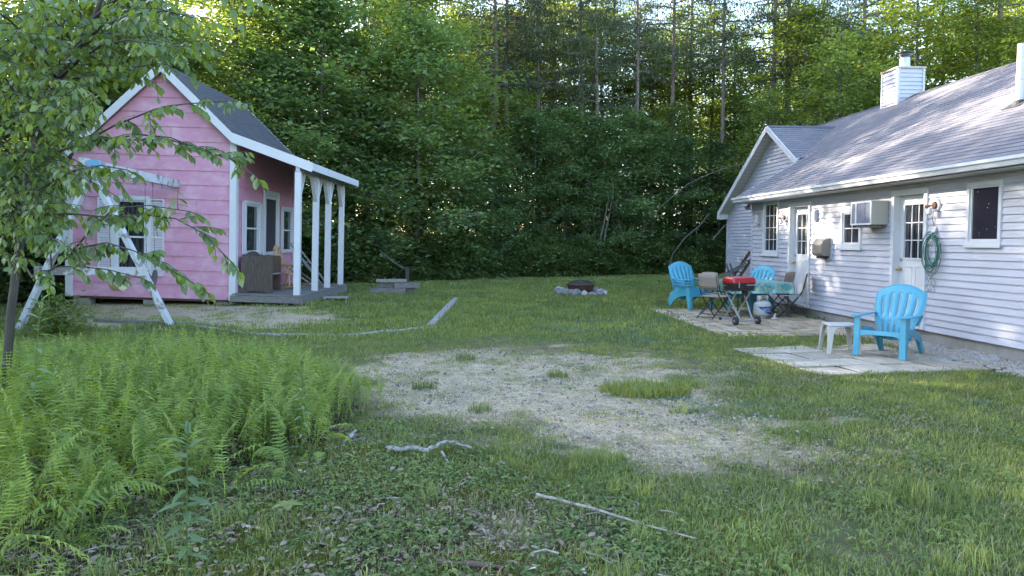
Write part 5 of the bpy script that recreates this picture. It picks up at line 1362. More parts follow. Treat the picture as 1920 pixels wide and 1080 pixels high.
P, fs = rbox(.47, .33, .655, .775, .52, .38, .05, k=3); mb = MB(); mb.add(P, fs); mb.build('firebox', 'black', t, smooth=True)
P, fs = rbox(.53, .39, .778, .800, .53, .39, .05, k=1); mb = MB(); mb.add(P, fs); P, fs = rbox(.525, .385, .801, .895, .37, .24, .05, k=5, dome=1); mb.add(P, fs); mb.build('lid', 'redlid', t, smooth=True, sharp=50)
mb = MB(); mb.tube([(.03, -.185, .74), (.03, -.235, .74), (.03, -.24, .745)], .007, 6); mb.tube([(.19, -.185, .74), (.19, -.235, .74)], .007, 6); mb.tube([(.02, -.237, .742), (.20, -.237, .742)], .011, 8); mb.build('handle', 'steel', t, smooth=True)
mb = MB(); mb.box(-.145, -.125, -.205, -.19, .69, .80); mb.build('latch', 'steel', t)
mb = MB(); mb.tube([(.27, -.02, .765), (.305, -.02, .79), (.30, .06, .79)], .012, 6); mb.tube([(-.26, 0, .73), (-.29, 0, .73), (-.29, .08, .73)], .01, 6); mb.build('side_hook', 'black', t)
mb = MB(); mb.tube([(.265, -.05, .70), (.305, -.05, .69)], .035, 12); mb.build('control_knob', 'black', t, smooth=True)
mb = MB(); mb.box(-.25, .25, -.16, .16, .625, .652); mb.build('cart_frame', 'black', t, bevel=.006)
for s in (-1, 1):
    mb = MB(); mb.bar((s*.13, -.26, .075), (s*.20, .15, .635), .028, .028); mb.build('cart_leg', 'steel', t, bevel=.004)
    mb = MB(); mb.bar((s*.11, .26, .075), (s*.17, -.16, .635), .026, .026); mb.build('cart_leg', 'steel', t, bevel=.004)
mb = MB(); mb.tube([(-.27, -.26, .075), (.27, -.26, .075)], .014, 8); mb.build('axle', 'steel', t, smooth=True)
mb = MB(); mb.tube([(-.22, .26, .075), (.22, .26, .075)], .013, 8); mb.build('rear_bar', 'steel', t, smooth=True)
for s in (-1, 1):
    mb = MB(); R_ = Matrix.Translation((s*.25, -.26, .078)) @ Matrix.Rotation(pi/2, 4, 'Y'); mb.lathe([(.02, -.03), (.06, -.028), (.076, -.02), (.08, 0), (.076, .02), (.06, .028), (.02, .03)], 22, mx=R_); wh = mb.build('wheel', 'rubber', t, smooth=True)
    mb = MB(); mb.lathe([(.028, -.034), (.028, .034)], 12, mx=R_); mb.build('hub', 'steel', wh)
    mb = MB(); mb.tube([(s*.20, .26, .075), (s*.24, .26, .075)], .026, 10); mb.build('foot', 'rubber', t, smooth=True)
mb = MB(); mb.lathe([(.05, .36), (.065, .38), (.065, .60), (.05, .62)], 14, (.22, .1, 0)); mb.build('grease_can', 'black', t, smooth=True)

# gas bottle
ty2 = 15.75; tx2 = (1431-960)/FPX*ty2
t = thing('gas_bottle', 'white gas bottle with dark blue printed label beside the grill', 'gas bottle', (tx2, ty2, .03), 0)
mb = MB(); mb.lathe([(.10, 0), (.105, .02), (.108, .035), (.15, .05), (.172, .09), (.178, .12), (.178, .26), (.172, .29), (.15, .325), (.10, .35), (.05, .358)], 32); mb.build('cylinder', 'tanktrim', t, smooth=True, sharp=60)
mb = MB(); P = []
for j in range(2):
    for i in range(25):
        a_ = -pi/2+radians(-150)+radians(300)*i/24; P.append((.112*cos(a_+pi), .112*sin(a_+pi), .34+j*.12))
mb.add(P, [(i, i+1, 25+i+1, 25+i) for i in range(24)]); mb.build('collar', 'tanktrim', t, smooth=True, solid=.006)
mb = MB(); mb.lathe([(.02, .35), (.02, .41), (.035, .415), (.035, .44), (.01, .445)], 12); mb.build('valve', 'brass', t, smooth=True)
def wrap(poly, r, seg=18):
    """flat (arc length, height) polygon grid wrapped on the cylinder, facing the camera side"""
    return [(r*sin(u/r), -r*cos(u/r), z) for u, z in poly]
mb = MB(); n = 24
up_ = [(-.135+.31*i/n, .085+.155*(1-i/n)**2.2) for i in range(n+1)]
for i in range(n):
    (u0, zb0), (u1, zb1) = up_[i], up_[i+1]; mb.quad(wrap([(u0, zb0), (u1, zb1), (u1, .245), (u0, .245)], .1795))
mb.build('label', 'navy', t)
mb = MB()
rh = [(-.052, .165), (-.045, .19), (-.028, .205), (-.008, .212), (.012, .205), (.02, .19), (.03, .20), (.033, .18), (.022, .165), (.012, .16), (.008, .145), (.0, .145), (-.002, .16), (-.02, .16), (-.024, .145), (-.033, .145), (-.036, .16)]
rh = [(u-.025, z) for u, z in rh]; mb.quad(wrap(rh, .1805)); mb.build('emblem', 'cyanmark', t)
def text_on(txt, size, x0, z0, r, par, m_):
    cu = bpy.data.curves.new('lettering', 'FONT'); cu.body = txt; cu.size = size; o = bpy.data.objects.new('lettering', cu); COL.objects.link(o)
    bpy.context.view_layer.update(); dg = bpy.context.evaluated_depsgraph_get(); me = bpy.data.meshes.new_from_object(o.evaluated_get(dg)); bpy.data.objects.remove(o)
    for v in me.vertices: u = x0+v.co.x; v.co = (r*sin(u/r), -r*cos(u/r), z0+v.co.y)
    me.materials.clear(); me.materials.append(M[m_]); o = bpy.data.objects.new('lettering', me); COL.objects.link(o); o.parent = par; return o
text_on('BLUE', .052, .012, .185, .1805, t, 'white'); text_on('RHINO', .048, .004, .135, .1805, t, 'white')
x, y = gnd(1452, 603)
t = thing('hose_nozzle', 'tiny white plastic fitting lying by the gas bottle', 'hose fitting', (x, y, .032), .4)
mb = MB(); mb.tube([(0, 0, .015), (0, 0, .10)], .02, 8); mb.tube([(0, 0, .05), (.07, 0, .02)], .015, 8); mb.tube([(0, 0, .05), (-.06, .02, .02)], .015, 8); mb.tube([(0, 0, .10), (.03, 0, .12)], .012, 8); mb.build('fitting', 'white', t, smooth=True)

# dark folded loungers / ladder-like frame leaning on the wing wall
a_, b_ = 8.55, onwall(1392, 500, 8.55)[0]
t = thing('folded_frame', 'dark weathered slatted chair frame leaning in the corner behind the table', 'wooden frame', HW(a_, b_), TH)
mb = MB()
for y in (-.25, .25): mb.bar((-.55, y, .0), (.32, y, 1.28), .05, .07)
mb.build('side_rail', 'darkwood', t); mb = MB()
for i in range(7): k = .1+.13*i; mb.box(-.55+.87*k-.03, -.55+.87*k+.03, -.30, .30, 1.28*k+.04, 1.28*k+.07)
mb.build('slat', 'darkwood', t); mb = MB()
for y in (-.18, .14): mb.bar((-.62, y, .55), (.15, y, .95), .05, .05); mb.bar((-.45, y, .95), (-.15, y, .0), .05, .05)
mb.build('leg', 'greywood', t)

# fallen branches
def stick(pts, r, label, m_='twig', sides=(), name='fallen_branch'):
    P_ = [Vector((*gnd(*p[:2]), p[2])) for p in pts]; rj = random.Random(int(pts[0][0])); Q_ = []
    for a, b in zip(P_[:-1], P_[1:]):
        for i in range(3): Q_.append(a.lerp(b, i/3)+Vector((rj.uniform(-1, 1), rj.uniform(-1, 1), rj.uniform(-.6, .6)))*r*(.5 if i or a is not P_[0] else 0))
    P_ = Q_+[P_[-1]]; c = P_[0].copy(); c.z = 0; mb = MB(); k = len(P_)
    mb.tube([p-c for p in P_], [r*(1-.55*i/(k-1))*rj.uniform(.85, 1.18) for i in range(k)], 8)
    for s in sides:
        Q = [Vector((*gnd(*p[:2]), p[2])) for p in s]; mb.tube([p-c for p in Q], [r*.55, r*.3][:len(Q)] if len(Q) == 2 else [r*.6*(1-.3*i) for i in range(len(Q))], 6)
    o = mb.build(name, m_, smooth=True); o.location = c; return tag(o, label, 'fallen branch', 'dead branches on the grass')
stick([(1006, 955, .09), (1060, 966, .085), (1130, 982, .07), (1200, 1002, .06), (1306, 1028, .05)], .010, 'long thin pale stick lying across the right foreground', 'twig', [[(1150, 990, .03), (1178, 1012, .01)]])
stick([(728, 860, .08), (752, 863, .085), (775, 862, .09), (800, 864, .085), (818, 861, .10), (832, 855, .11), (850, 854, .10), (884, 859, .08)], .019, 'thick bleached branch lying at the gravel edge by the ferns', 'palewood', [[(828, 862, .06), (842, 875, .02), (830, 892, .01)]])
stick([(822, 1062, .02), (870, 1068, .03), (945, 1076, .03)], .022, 'short mossy branch at the bottom edge of the view', 'darkwood')
stick([(888, 990, .03), (905, 1004, .03), (928, 1014, .02)], .010, 'short forked white twig in the middle foreground', 'twig', [[(900, 1000, .03), (940, 990, .01)]])
stick([(655, 832, .05), (668, 826, .08), (640, 838, .02)], .014, 'stub of a pale branch poking from the ferns', 'palewood')
# ------------------------------------------------------------------ trees
LM['maple'] = leafmat('understory_leaves', (.090, .143, .070), (.150, .212, .098), (1.7, 1.8, .7), .42, .42, spec=.6)
LM['maple2'] = leafmat('lighter_understory_leaves', (.090, .145, .060), (.145, .205, .080), (2.1, 1.9, .55), .46, .42, spec=.55)
LM['sunny'] = leafmat('sun_tinted_leaves', (.115, .17, .046), (.175, .23, .066), (2.1, 1.8, .55), .52, .45)  # yellowish backlit look of the sunnier crowns is put into this leaf colour
LM['pine'] = leafmat('pine_needles', (.050, .080, .046), (.082, .120, .062), (1.6, 1.6, .8), .25, .5)
LM['hero'] = leafmat('near_tree_leaves', (.055, .100, .038), (.105, .165, .056), (2.2, 2.0, .45), .45, .32, spec=.6)
LM['lance'] = leafmat('blue_green_lance_leaves', (.12, .19, .08), (.17, .25, .11), (1.5, 1.6, .8), .35, .4)
LM['shrub'] = leafmat('shrub_leaves', (.080, .130, .055), (.135, .19, .075), (2.0, 1.9, .5), .4, .45)

def diamond_leaves(C, L, W, rs, up=.75, droop=.15, needle=False):
    n = len(C); q = rs.rand(n)*2*pi; d = np.stack([np.cos(q), np.sin(q), rs.normal(-droop, .35, n)], 1)
    nn = np.stack([rs.normal(0, 1-up, n), rs.normal(0, 1-up, n), np.full(n, up)], 1)
    if needle: d = rs.normal(0, 1, (n, 3)); d[:, 2] += .3
    d /= np.linalg.norm(d, axis=1, keepdims=True); nn -= d*(nn*d).sum(1, keepdims=True); nn /= np.linalg.norm(nn, axis=1, keepdims=True)
    s = np.cross(nn, d); sz = (.65+.7*rs.rand(n))[:, None]; L = L*sz; W = W*sz
    a = C; b = C+d*L*.45+s*W*.5+nn*W*.12; t = C+d*L; c = C+d*L*.45-s*W*.5+nn*W*.12
    V = np.stack([a, b, t, c], 1).reshape(-1, 3); i = np.arange(n)*4
    return V, np.concatenate([np.stack([i, i+1, i+2], 1), np.stack([i, i+2, i+3], 1)])
def tree_kind(name, H, R, base, nleaf, L, W, leaf, bark, seed, r0=.09, limbs=26, flat=.35, lean=0., droop=.15, clus=.42, shape=1.):
    """a trunk with limbs and a crown of leaf sprays held on the limbs; returns (trunk mesh, crown mesh)"""
    rs = np.random.RandomState(seed); mb = MB()
    tp = []; x = y = 0.
    for i in range(10):
        t = i/9; tp.append((x+lean*H*t*t, y, H*.97*t-.1)); x += rs.normal(0, .05); y += rs.normal(0, .05)
    mb.tube(tp, [r0*(1.15-.95*i/9)+.006 for i in range(10)], 8)
    tpv = np.array(tp); C = []; wts = []
    for k in range(limbs):
        t = base+(1-base)*((k+.5)/limbs)**.9; t = min(.97, t); z = H*t
        p0 = np.array([np.interp(t, np.linspace(0, 1, 10), tpv[:, j]) for j in range(3)])
        az = k*2.4+rs.normal(0, .3); u = (t-base)/(1-base)
        prof = (sin(pi*min(1, .18+.82*u**.8))**.7 if shape == 1. else (1-u)**.7+.12)
        ll = R*max(.2, prof)*(.75+.45*rs.rand()); rise = .55*ll*(.25+.6*u) if shape == 1. else .08*ll
        pts = []
        for j in range(5):
            s = j/4; pts.append(p0+np.array([cos(az)*ll*s, sin(az)*ll*s, rise*s**1.2-.10*ll*s*s])+rs.normal(0, .03*ll*s+1e-6, 3))
        mb.tube(pts, [max(.008, r0*.33*(1-.75*j/4)*(1-.5*u)) for j in range(5)], 5, cap=False)
        m = 3+int(ll*2.3)
        for q in range(m):
            s = .30+.75*(q+rs.rand())/m; c = np.array([np.interp(min(s, 1), np.linspace(0, 1, 5), np.array(pts)[:, j]) for j in range(3)])
            side = rs.normal(0, .30*ll*s*.6+.08, 3)*np.array([1, 1, .35]); c2 = c+side
            if np.linalg.norm(side) > .25: mb.tube([c, c2], [.009, .004], 3, cap=False)
            C.append(c2); wts.append(.5+rs.rand())
    C = np.array(C); wts = np.array(wts); wts /= wts.sum(); cnt = rs.multinomial(nleaf, wts); pts = []
    for c, n in zip(C, cnt):
        sg = clus*(.6+.7*rs.rand()); tilt = rs.normal(0, .25, 2)
        o = rs.normal(0, 1, (n, 3))*np.array([sg, sg, sg*flat]); o[:, 2] += o[:, 0]*tilt[0]+o[:, 1]*tilt[1]-.12*(o[:, 0]**2+o[:, 1]**2)/sg
        pts.append(c+o)
    P = np.concatenate(pts); P[:, 2] = np.maximum(P[:, 2], .05+.2*rs.rand(len(P)))
    V, F = diamond_leaves(P, L, W, rs, droop=droop, needle=(shape != 1.))
    tr = mb.build('trunk', bark, smooth=True, sharp=60); COL.objects.unlink(tr)
    cr = np_mesh('crown', V, F, leaf, link=False)
    return tr.data, cr.data
NTREE = [0]
def plant(kind, name, cat, x, y, s, rz, label, group, sz=None, tilt=(0, 0)):
    t = thing(name, label, cat, (x, y, 0), group=group, rot=(tilt[0], tilt[1], rz)); t.scale = (s, s, sz or s)
    for nm, me in zip(('trunk', 'crown'), kind):
        if me is None: continue
        o = bpy.data.objects.new(nm, me); COL.objects.link(o); o.parent = t
    NTREE[0] += 1; return t
K = {}
for k in range(3): K['edge%d' % k] = tree_kind('e', 8.5, 2.5, .03, 15000, .155, .105, LM['maple'], 'barkgrey', 100+k, .07, 34, clus=.40)
for k in range(2): K['mid%d' % k] = tree_kind('m', 12.5, 2.9, .16, 11500, .18, .12, LM['maple2'], 'barkgrey', 110+k, .12, 34, clus=.50)
for k in range(2): K['tall%d' % k] = tree_kind('t', 18, 3.0, .42, 8500, .21, .14, LM['sunny'], 'barkgrey', 120+k, .15, 30, clus=.52)
for k in range(2): K['pine%d' % k] = tree_kind('p', 23, 3.3, .50, 13000, .24, .045, LM['pine'], 'barkpine', 130+k, .20, 46, flat=.35, clus=.38, shape=2.)
K['dark'] = tree_kind('d', 10.5, 2.7, .05, 17000, .165, .11, LM['maple'], 'barkgrey', 140, .09, 38, clus=.42)
for k in range(2): K['shrub%d' % k] = tree_kind('s', 1.7, 1.1, .04, 2600, .13, .09, LM['shrub'], 'barkgrey', 150+k, .02, 14, clus=.26)
# bare trunk for poles seen through the leaves
def blocked(x, y, r):
    if polydist(np.array([x]), np.array([y]), [(-11.6, 18.9), (-4.6, 18.9), (-4.6, 25.), (-11.6, 25.)])[0] > -r*.62: return True
    if polydist(np.array([x]), np.array([y]), P_HOUSE)[0] > -r*.85: return True
    return False
rt = random.Random(77)
GE = 'leafy young trees lining the back of the lawn'
sides = [(-99, -16, 'far left behind the swing set'), (-16, -9.5, 'behind the playhouse'), (-9.5, -4, 'just right of the playhouse roof'), (-4, 0, 'left of the fire pit'), (0, 4.5, 'behind the fire pit'), (4.5, 9, 'left of the house gable'), (9, 99, 'behind the house')]
def where(x, y):
    q = x/max(y, 1)*34
    for a_, b_, s_ in sides:
        if a_ <= q < b_: return s_
    return 'in the wood'
x = -9.5
while x < 14:
    y = float(edge_y(x))+1.5+rt.uniform(0, .9); s = rt.uniform(.68, 1.08)
    if -.36 < x/y < -.12: s *= 1.32
    if x > 3: s *= rt.uniform(.6, .95)
    if not blocked(x, y, 2.4): plant(K['edge%d' % rt.randrange(3)], 'leafy_tree', 'tree', x, y, s, rt.uniform(0, 6.28), 'dark leafy young tree at the lawn edge '+where(x, y), GE+', '+where(x, y))
    x += rt.uniform(1.35, 1.9)
for row, (d0, d1, st, kinds, smn, smx) in enumerate(((3.6, 5.4, 2.1, ['dark', 'mid0', 'mid1'], .75, 1.05), (7, 10, 3.6, ['mid0', 'mid1', 'dark'], .8, 1.15), (11.5, 16, 5.5, ['mid0', 'tall0', 'mid1'], .75, 1.1))):
    x = -15 if row < 1 else -20
    while x < 20+row*3:
        y = float(edge_y(x))+rt.uniform(d0, d1); s = rt.uniform(smn, smx)
        if x/y > -.08: s *= .78 if row < 2 else .9
        if -.45 < x/y < -.10: s *= 1.3
        if not blocked(x, y, 2.9):
            kk = rt.choice(kinds); plant(K[kk], 'leafy_tree', 'tree', x, y, s, rt.uniform(0, 6.28), 'mid green leafy tree deeper in the wood '+where(x, y), 'leafy trees within the wood, '+where(x, y))
        x += st*rt.uniform(.8, 1.25)
# tall thin trees and pines
for i in range(26):
    x = rt.uniform(-14, 24); y = float(edge_y(x*.8))+rt.uniform(9, 24)
    if blocked(x, y, 3): continue
    plant(K['tall%d' % rt.randrange(2)], 'tall_tree', 'tree', x, y, rt.uniform(.75, 1.1), rt.uniform(0, 6.28), 'tall pale green tree with bare lower trunk '+where(x, y), 'tall pale trees above the wood, '+where(x, y))
def pine_at(px, Y, s, label, k=0, rz=0.):
    x = (px-960)/FPX*Y; return plant(K['pine%d' % k], 'pine_tree', 'pine', x, Y, s, rz, label, 'tall pines')
pine_at(768, 39, 1.15, 'left of the two thick pine trunks above the wood right of the playhouse', 0, 1)
pine_at(793, 40.5, 1.2, 'right of the two thick pine trunks above the wood right of the playhouse', 1, 2)
pine_at(925, 38.5, .8, 'thin pine trunk right of the pair of thick pines', 0, 3)
pine_at(952, 39.5, .82, 'second thin pine trunk right of the pair of thick pines', 1, 4)
pine_at(1010, 40, .72, 'dark bushy pine above the fire pit with low spreading branches', 0, 5)
pine_at(1115, 39, .68, 'blue-green pine with drooping branches above the lawn', 1, .5)
pine_at(1442, 40, .85, 'pine trunk above the peak of the cross gable', 0, 1.5); pine_at(1470, 41, .9, 'pine trunk just right of the cross gable peak', 1, 2.5)
pine_at(1530, 41, .85, 'pine behind the roof left of the chimney', 0, 3.5); pine_at(1860, 36, .95, 'pine behind the roof near the white vent pipe', 1, 4.5)
for q_, (px, Y, s) in enumerate([(1090, 41, .85), (1190, 40.5, .8), (1255, 42, .85), (1352, 41, .82), (1610, 39, .85), (690, 38, .9), (1012, 42, .9)]):
    x = (px-960)/FPX*Y; plant(K['pine%d' % (q_ % 2)], 'pine_tree', 'pine', x, Y, s*.8, q_*1.1, 'slender pine with bare straight trunk rising from the wood '+where(x, Y), 'slender pines, '+where(x, Y), sz=s*1.15)
for i in range(12):
    px = rt.uniform(200, 1900); Y = rt.uniform(46, 62); x = (px-960)/FPX*Y
    plant(K['pine%d' % (i % 2)], 'pine_tree', 'pine', x, Y, rt.uniform(.8, 1.05), rt.uniform(0, 6), 'distant tall pine deep in the wood '+where(x, Y), 'distant pines, '+where(x, Y))
# left-hand wood: beside and beyond the swing set, running towards the camera
for i in range(44):
    y = 9+i*.75+rt.uniform(-.8, .8); lim = -12.6-.0*y if y > 17.5 else -8.6-(y-9)*.42
    x = lim-rt.uniform(.8, 11); x = min(x, lim-.6)
    if y < 9.5: x -= 1.5
    if blocked(x, y, 2.2): continue
    kk = ['dark', 'edge0', 'mid0', 'edge1', 'mid1', 'tall0'][i % 6]
    plant(K[kk], 'leafy_tree', 'tree', x, y, rt.uniform(.75, 1.12), rt.uniform(0, 6.28), 'shady leafy tree of the wood left of the playhouse and swing frame', 'shady trees left of the playhouse')
# trees behind the house, right of the view
for i, (px, Y, kk, s) in enumerate([(1560, 33, 'mid0', .85), (1625, 36, 'mid1', .95), (1700, 33, 'tall0', .75), (1760, 37, 'tall1', .8), (1820, 32, 'tall0', .7), (1880, 35, 'mid1', .95), (1950, 31, 'tall1', .75), (1500, 38, 'tall1', .75), (1660, 42, 'tall0', .9), (1790, 44, 'mid0', 1.2), (1905, 42, 'tall1', .95), (1430, 36, 'mid0', .7)]):
    x = (px-960)/FPX*Y
    plant(K[kk], 'leafy_tree', 'tree', x, Y, s, rt.uniform(0, 6.28), 'bright leafy tree rising behind the grey shingle roof', 'bright trees behind the house')
# shrubs at the foot of the wood
for i in range(58):
    x = -11.5+i*.42+rt.uniform(-.25, .25); y = float(edge_y(x))+rt.uniform(.1, 1.2)
    if blocked(x, y, .9) or (4.5 < x and y < 27): continue
    plant(K['shrub%d' % (i % 2)], 'shrub', 'shrub', x, y, rt.uniform(.45, 1.05), rt.uniform(0, 6.28), 'low leafy shrub at the lawn edge '+where(x, y), 'low shrubs at the lawn edge, '+where(x, y))
for i in range(12):
    y = 11+i*1.0; x = -9.6-(y-9)*.33-rt.uniform(0, 1.0)
    if blocked(x, y, .8): continue
    plant(K['shrub%d' % (i % 2)], 'shrub', 'shrub', x, y, rt.uniform(.5, .9), rt.uniform(0, 6.28), 'low shrub in the shade left of the swing frame', 'low shrubs left of the swing frame')
# bare stems at the wood edge
def stem(pts, r, label, m_='birch', name='bare_trunk'):
    P_ = [Vector(at(px, py, Y)) for px, py, Y in pts]; c = Vector((P_[0].x, P_[0].y, 0)); n = len(P_)
    mb = MB(); mb.tube([p-c for p in P_], [r*(1-.5*i/(n-1)) for i in range(n)], 8); o = mb.build(name, m_, smooth=True, sharp=70); o.location = c
    return tag(o, label, 'bare trunk', 'pale bare trunks at the wood edge')
stem([(1196, 445, 36.4), (1215, 418, 36), (1243, 384, 35.6), (1290, 345, 35.2), (1340, 322, 35), (1372, 312, 35), (1420, 300, 35)], .032, 'long pale trunk leaning right in an arc towards the house gable')
stem([(1254, 500, 35.6), (1262, 475, 35.4), (1285, 445, 35.2), (1310, 425, 35), (1330, 400, 35)], .045, 'short bent pale trunk behind the stacked blue chairs')
stem([(1118, 505, 35.2), (1124, 455, 35.4), (1134, 410, 35.6), (1142, 365, 36)], .06, 'left one of the twin pale upright saplings right of the fire pit')
stem([(1128, 500, 35.4), (1134, 440, 35.6), (1143, 400, 35.8), (1150, 350, 36)], .055, 'right one of the twin pale upright saplings right of the fire pit')
stem([(592, 200, 33), (612, 140, 33.2), (622, 110, 33.4)], .06, 'short leaning pale trunk high in the leaves above the playhouse porch'); 
stem([(640, 312, 30.6), (675, 272, 31), (712, 240, 31.4), (760, 205, 32)], .06, 'grey trunk leaning right above the porch roof', 'birch')
stem([(1336, 450, 34.5), (1352, 430, 34.5), (1372, 412, 34.5)], .035, 'thin pale branch leaning beside the house corner')
for i in range(30):
    px = rt.uniform(900, 1350); Y = rt.uniform(36, 41); x = (px-960)/FPX*Y; h = rt.uniform(3, 5.5); r = rt.uniform(.02, .05); dx = rt.uniform(-.5, .5)
    mb = MB(); mb.tube([(0, 0, -.05), (dx*.3, 0, h*.4), (dx*.8, .1, h*.75), (dx*1.3, .1, h)], [r, r*.8, r*.6, r*.35], 6); o = mb.build('sapling_stem', ['barkgrey', 'birch', 'barkgrey'][i % 3], smooth=True); o.location = (x, Y, 0)
    tag(o, 'thin %s sapling stem among the dark leaves right of the fire pit' % ['grey', 'pale', 'grey'][i % 3], 'sapling', 'thin sapling stems in the wood, '+['grey', 'pale', 'grey'][i % 3])

# ------------------------------------------------------------------ the near tree on the left
def hero():
    rs = np.random.RandomState(5); Y0 = 6.1
    bx_, by_ = (8-960)/FPX*Y0, Y0; t = thing('near_tree', 'leafy tree at the left edge whose branches hang before the playhouse', 'tree', (bx_, by_, 0))
    A = lambda px, py, Y: Vector(at(px, py, Y))-Vector((bx_, by_, 0))
    mb = MB(); B = []       # branches: list of (points, radius, twig length, density)
    trunk = [Vector((0, 0, -.05)), A(12, 700, 6.1), A(20, 590, 6.1), A(30, 510, 6.1), A(45, 400, 6.05), A(52, 330, 6.0), A(68, 270, 6.0), A(92, 205, 5.95), A(108, 150, 5.9), A(140, 95, 5.85), A(175, 35, 5.8), A(215, -60, 5.7), A(250, -160, 5.6)]
    mb.tube(trunk, [.036, .034, .032, .031, .030, .028, .029, .026, .022, .019, .016, .012, .008], 10)
    def br(pts, r, tw=.32, den=1.0, t0=.15): B.append(([A(*p) for p in pts], r, tw, den, t0))
    br([(72, 240, 6), (45, 205, 5.9), (20, 162, 5.8), (-20, 100, 5.7)], .018)
    br([(92, 205, 5.95), (75, 150, 6.2), (85, 90, 6.4), (70, 20, 6.6)], .014)
    br([(108, 150, 5.9), (150, 110, 5.7), (190, 85, 5.5), (240, 75, 5.3), (300, 85, 5.1)], .015, .34, 1.2)
    br([(140, 95, 5.85), (190, 50, 5.6), (250, 25, 5.3), (310, 20, 5.1), (350, 30, 5.0)], .014, .34, 1.2)
    br([(175, 35, 5.8), (240, -20, 5.5), (320, -40, 5.2), (390, -30, 4.9), (440, -8, 4.7)], .013, .28, .8)
    br([(60, 300, 6), (110, 285, 5.6), (165, 262, 5.3), (215, 235, 5.1), (290, 205, 4.9), (345, 195, 4.8), (420, 190, 4.7)], .010, .24, .72)
    br([(150, 268, 5.4), (200, 262, 5.2), (260, 252, 5.0), (320, 258, 4.9), (375, 280, 4.8)], .009, .22, .75)
    br([(62, 285, 6), (120, 268, 5.7), (175, 255, 5.4), (240, 262, 5.2), (320, 262, 5.0), (385, 284, 4.9), (440, 300, 4.8), (468, 322, 4.75)], .008, .17, .75, .3)
    br([(120, 150, 5.9), (170, 140, 5.7), (220, 130, 5.5), (290, 120, 5.3)], .010, .3, 1.1)
    br([(50, 370, 6.05), (90, 345, 5.7), (140, 320, 5.4), (190, 310, 5.2), (235, 318, 5.0)], .010, .24, .9)
    br([(48, 400, 6.0), (100, 400, 5.6), (150, 402, 5.3), (205, 408, 5.1), (270, 402, 5.0), (330, 410, 4.9), (385, 440, 4.8), (428, 485, 4.75)], .009, .19, .75)
    br([(97, 505, 5.3), (150, 465, 5.2), (200, 455, 5.1), (250, 470, 5.0), (310, 500, 4.9), (370, 535, 4.8)], .008, .17, .95)
    br([(97, 505, 5.3), (130, 480, 5.2), (170, 430, 5.1), (215, 390, 5.0), (280, 385, 4.9), (345, 395, 4.8)], .008, .22, .95)
    br([(35, 480, 6.1), (60, 520, 5.7), (97, 505, 5.3), (93, 450, 5.3), (95, 400, 5.4)], .009, .14, .5)
    br([(100, 500, 5.3), (150, 500, 5.2), (200, 505, 5.1), (260, 520, 5.05)], .006, .12, .8)
    br([(45, 420, 6.05), (20, 380, 5.7), (0, 340, 5.4), (-40, 300, 5.2)], .010, .3)
    br([(45, 400, 6.05), (60, 420, 5.6), (80, 440, 5.3), (110, 450, 5.1)], .006, .22, .9)
    br([(30, 510, 6.1), (10, 470, 5.8), (-20, 440, 5.6)], .008, .22)
    br([(52, 330, 6.0), (20, 290, 5.6), (-15, 250, 5.3)], .012, .3, 1.1)
    br([(108, 150, 5.9), (60, 80, 5.5), (20, 40, 5.2), (-20, 10, 5)], .012, .34, 1.2)
    for (x0, y0, x1, y1) in ((90, 210, 170, 175), (80, 240, 130, 215), (100, 170, 30, 120), (75, 250, 10, 230), (110, 140, 120, 40), (60, 310, 130, 330), (50, 350, 0, 400), (150, 90, 230, 60), (160, 70, 140, 0), (200, 0, 270, 60), (66, 280, 140, 300), (40, 120, 0, 60), (60, 60, 0, 10), (120, 60, 60, 0), (230, 40, 300, 0), (30, 200, 0, 170), (20, 260, -10, 300), (90, 100, 40, 60), (280, 60, 330, 90), (60, 370, 10, 420), (100, 330, 60, 390), (130, 240, 60, 210), (60, 200, 120, 150), (90, 60, 160, 40), (30, 60, 90, 20), (140, 60, 200, 90), (200, 60, 250, 100), (40, 280, 90, 300), (20, 350, 60, 400), (180, 30, 230, -20)):
        Ya = rs.uniform(5.3, 6.2); Yb = Ya-rs.uniform(-.3, .6); br([(x0, y0, 5.9), ((x0+x1)/2, (y0+y1)/2-10, (5.9+Ya)/2), (x1, y1, Yb)], .008, .34, 1.35, .1)
    bases, dirs, nors, Ls = [], [], [], []
    def leafrow(P0, d0, Lt, n):
        pts = []; p = P0.copy(); d = d0.normalized()
        for i in range(7): pts.append(p.copy()); p = p+d*(Lt/6); d = (d+Vector((0, 0, -.10))+Vector(rs.normal(0, .05, 3))).normalized()
        mb.tube(pts, [.0032-.0003*i for i in range(7)], 4, cap=False)
        for i in range(n):
            t_ = (i+.6)/n; j = min(5, int(t_*6)); q = pts[j].lerp(pts[j+1], t_*6-j); dd = (pts[j+1]-pts[j]).normalized(); sd = dd.cross(Vector((0, 0, 1)))
            if sd.length < .1: sd = Vector((1, 0, 0))
            sd.normalize(); s_ = 1 if i % 2 else -1; last = i == n-1
            ld = dd*(.55 if not last else 1.2)+sd*(s_*.8 if not last else 0)+Vector((0, 0, -.55-rs.rand()*.6)); ld += Vector(rs.normal(0, .18, 3))
            bases.append(tuple(q)); dirs.append(tuple(ld)); nn = Vector((0, 0, 1))+sd*(s_*.5)+Vector(rs.normal(0, .35, 3)); nors.append(tuple(nn)); Ls.append(rs.uniform(.056, .094)*(.75+.25*sin(pi*t_)))
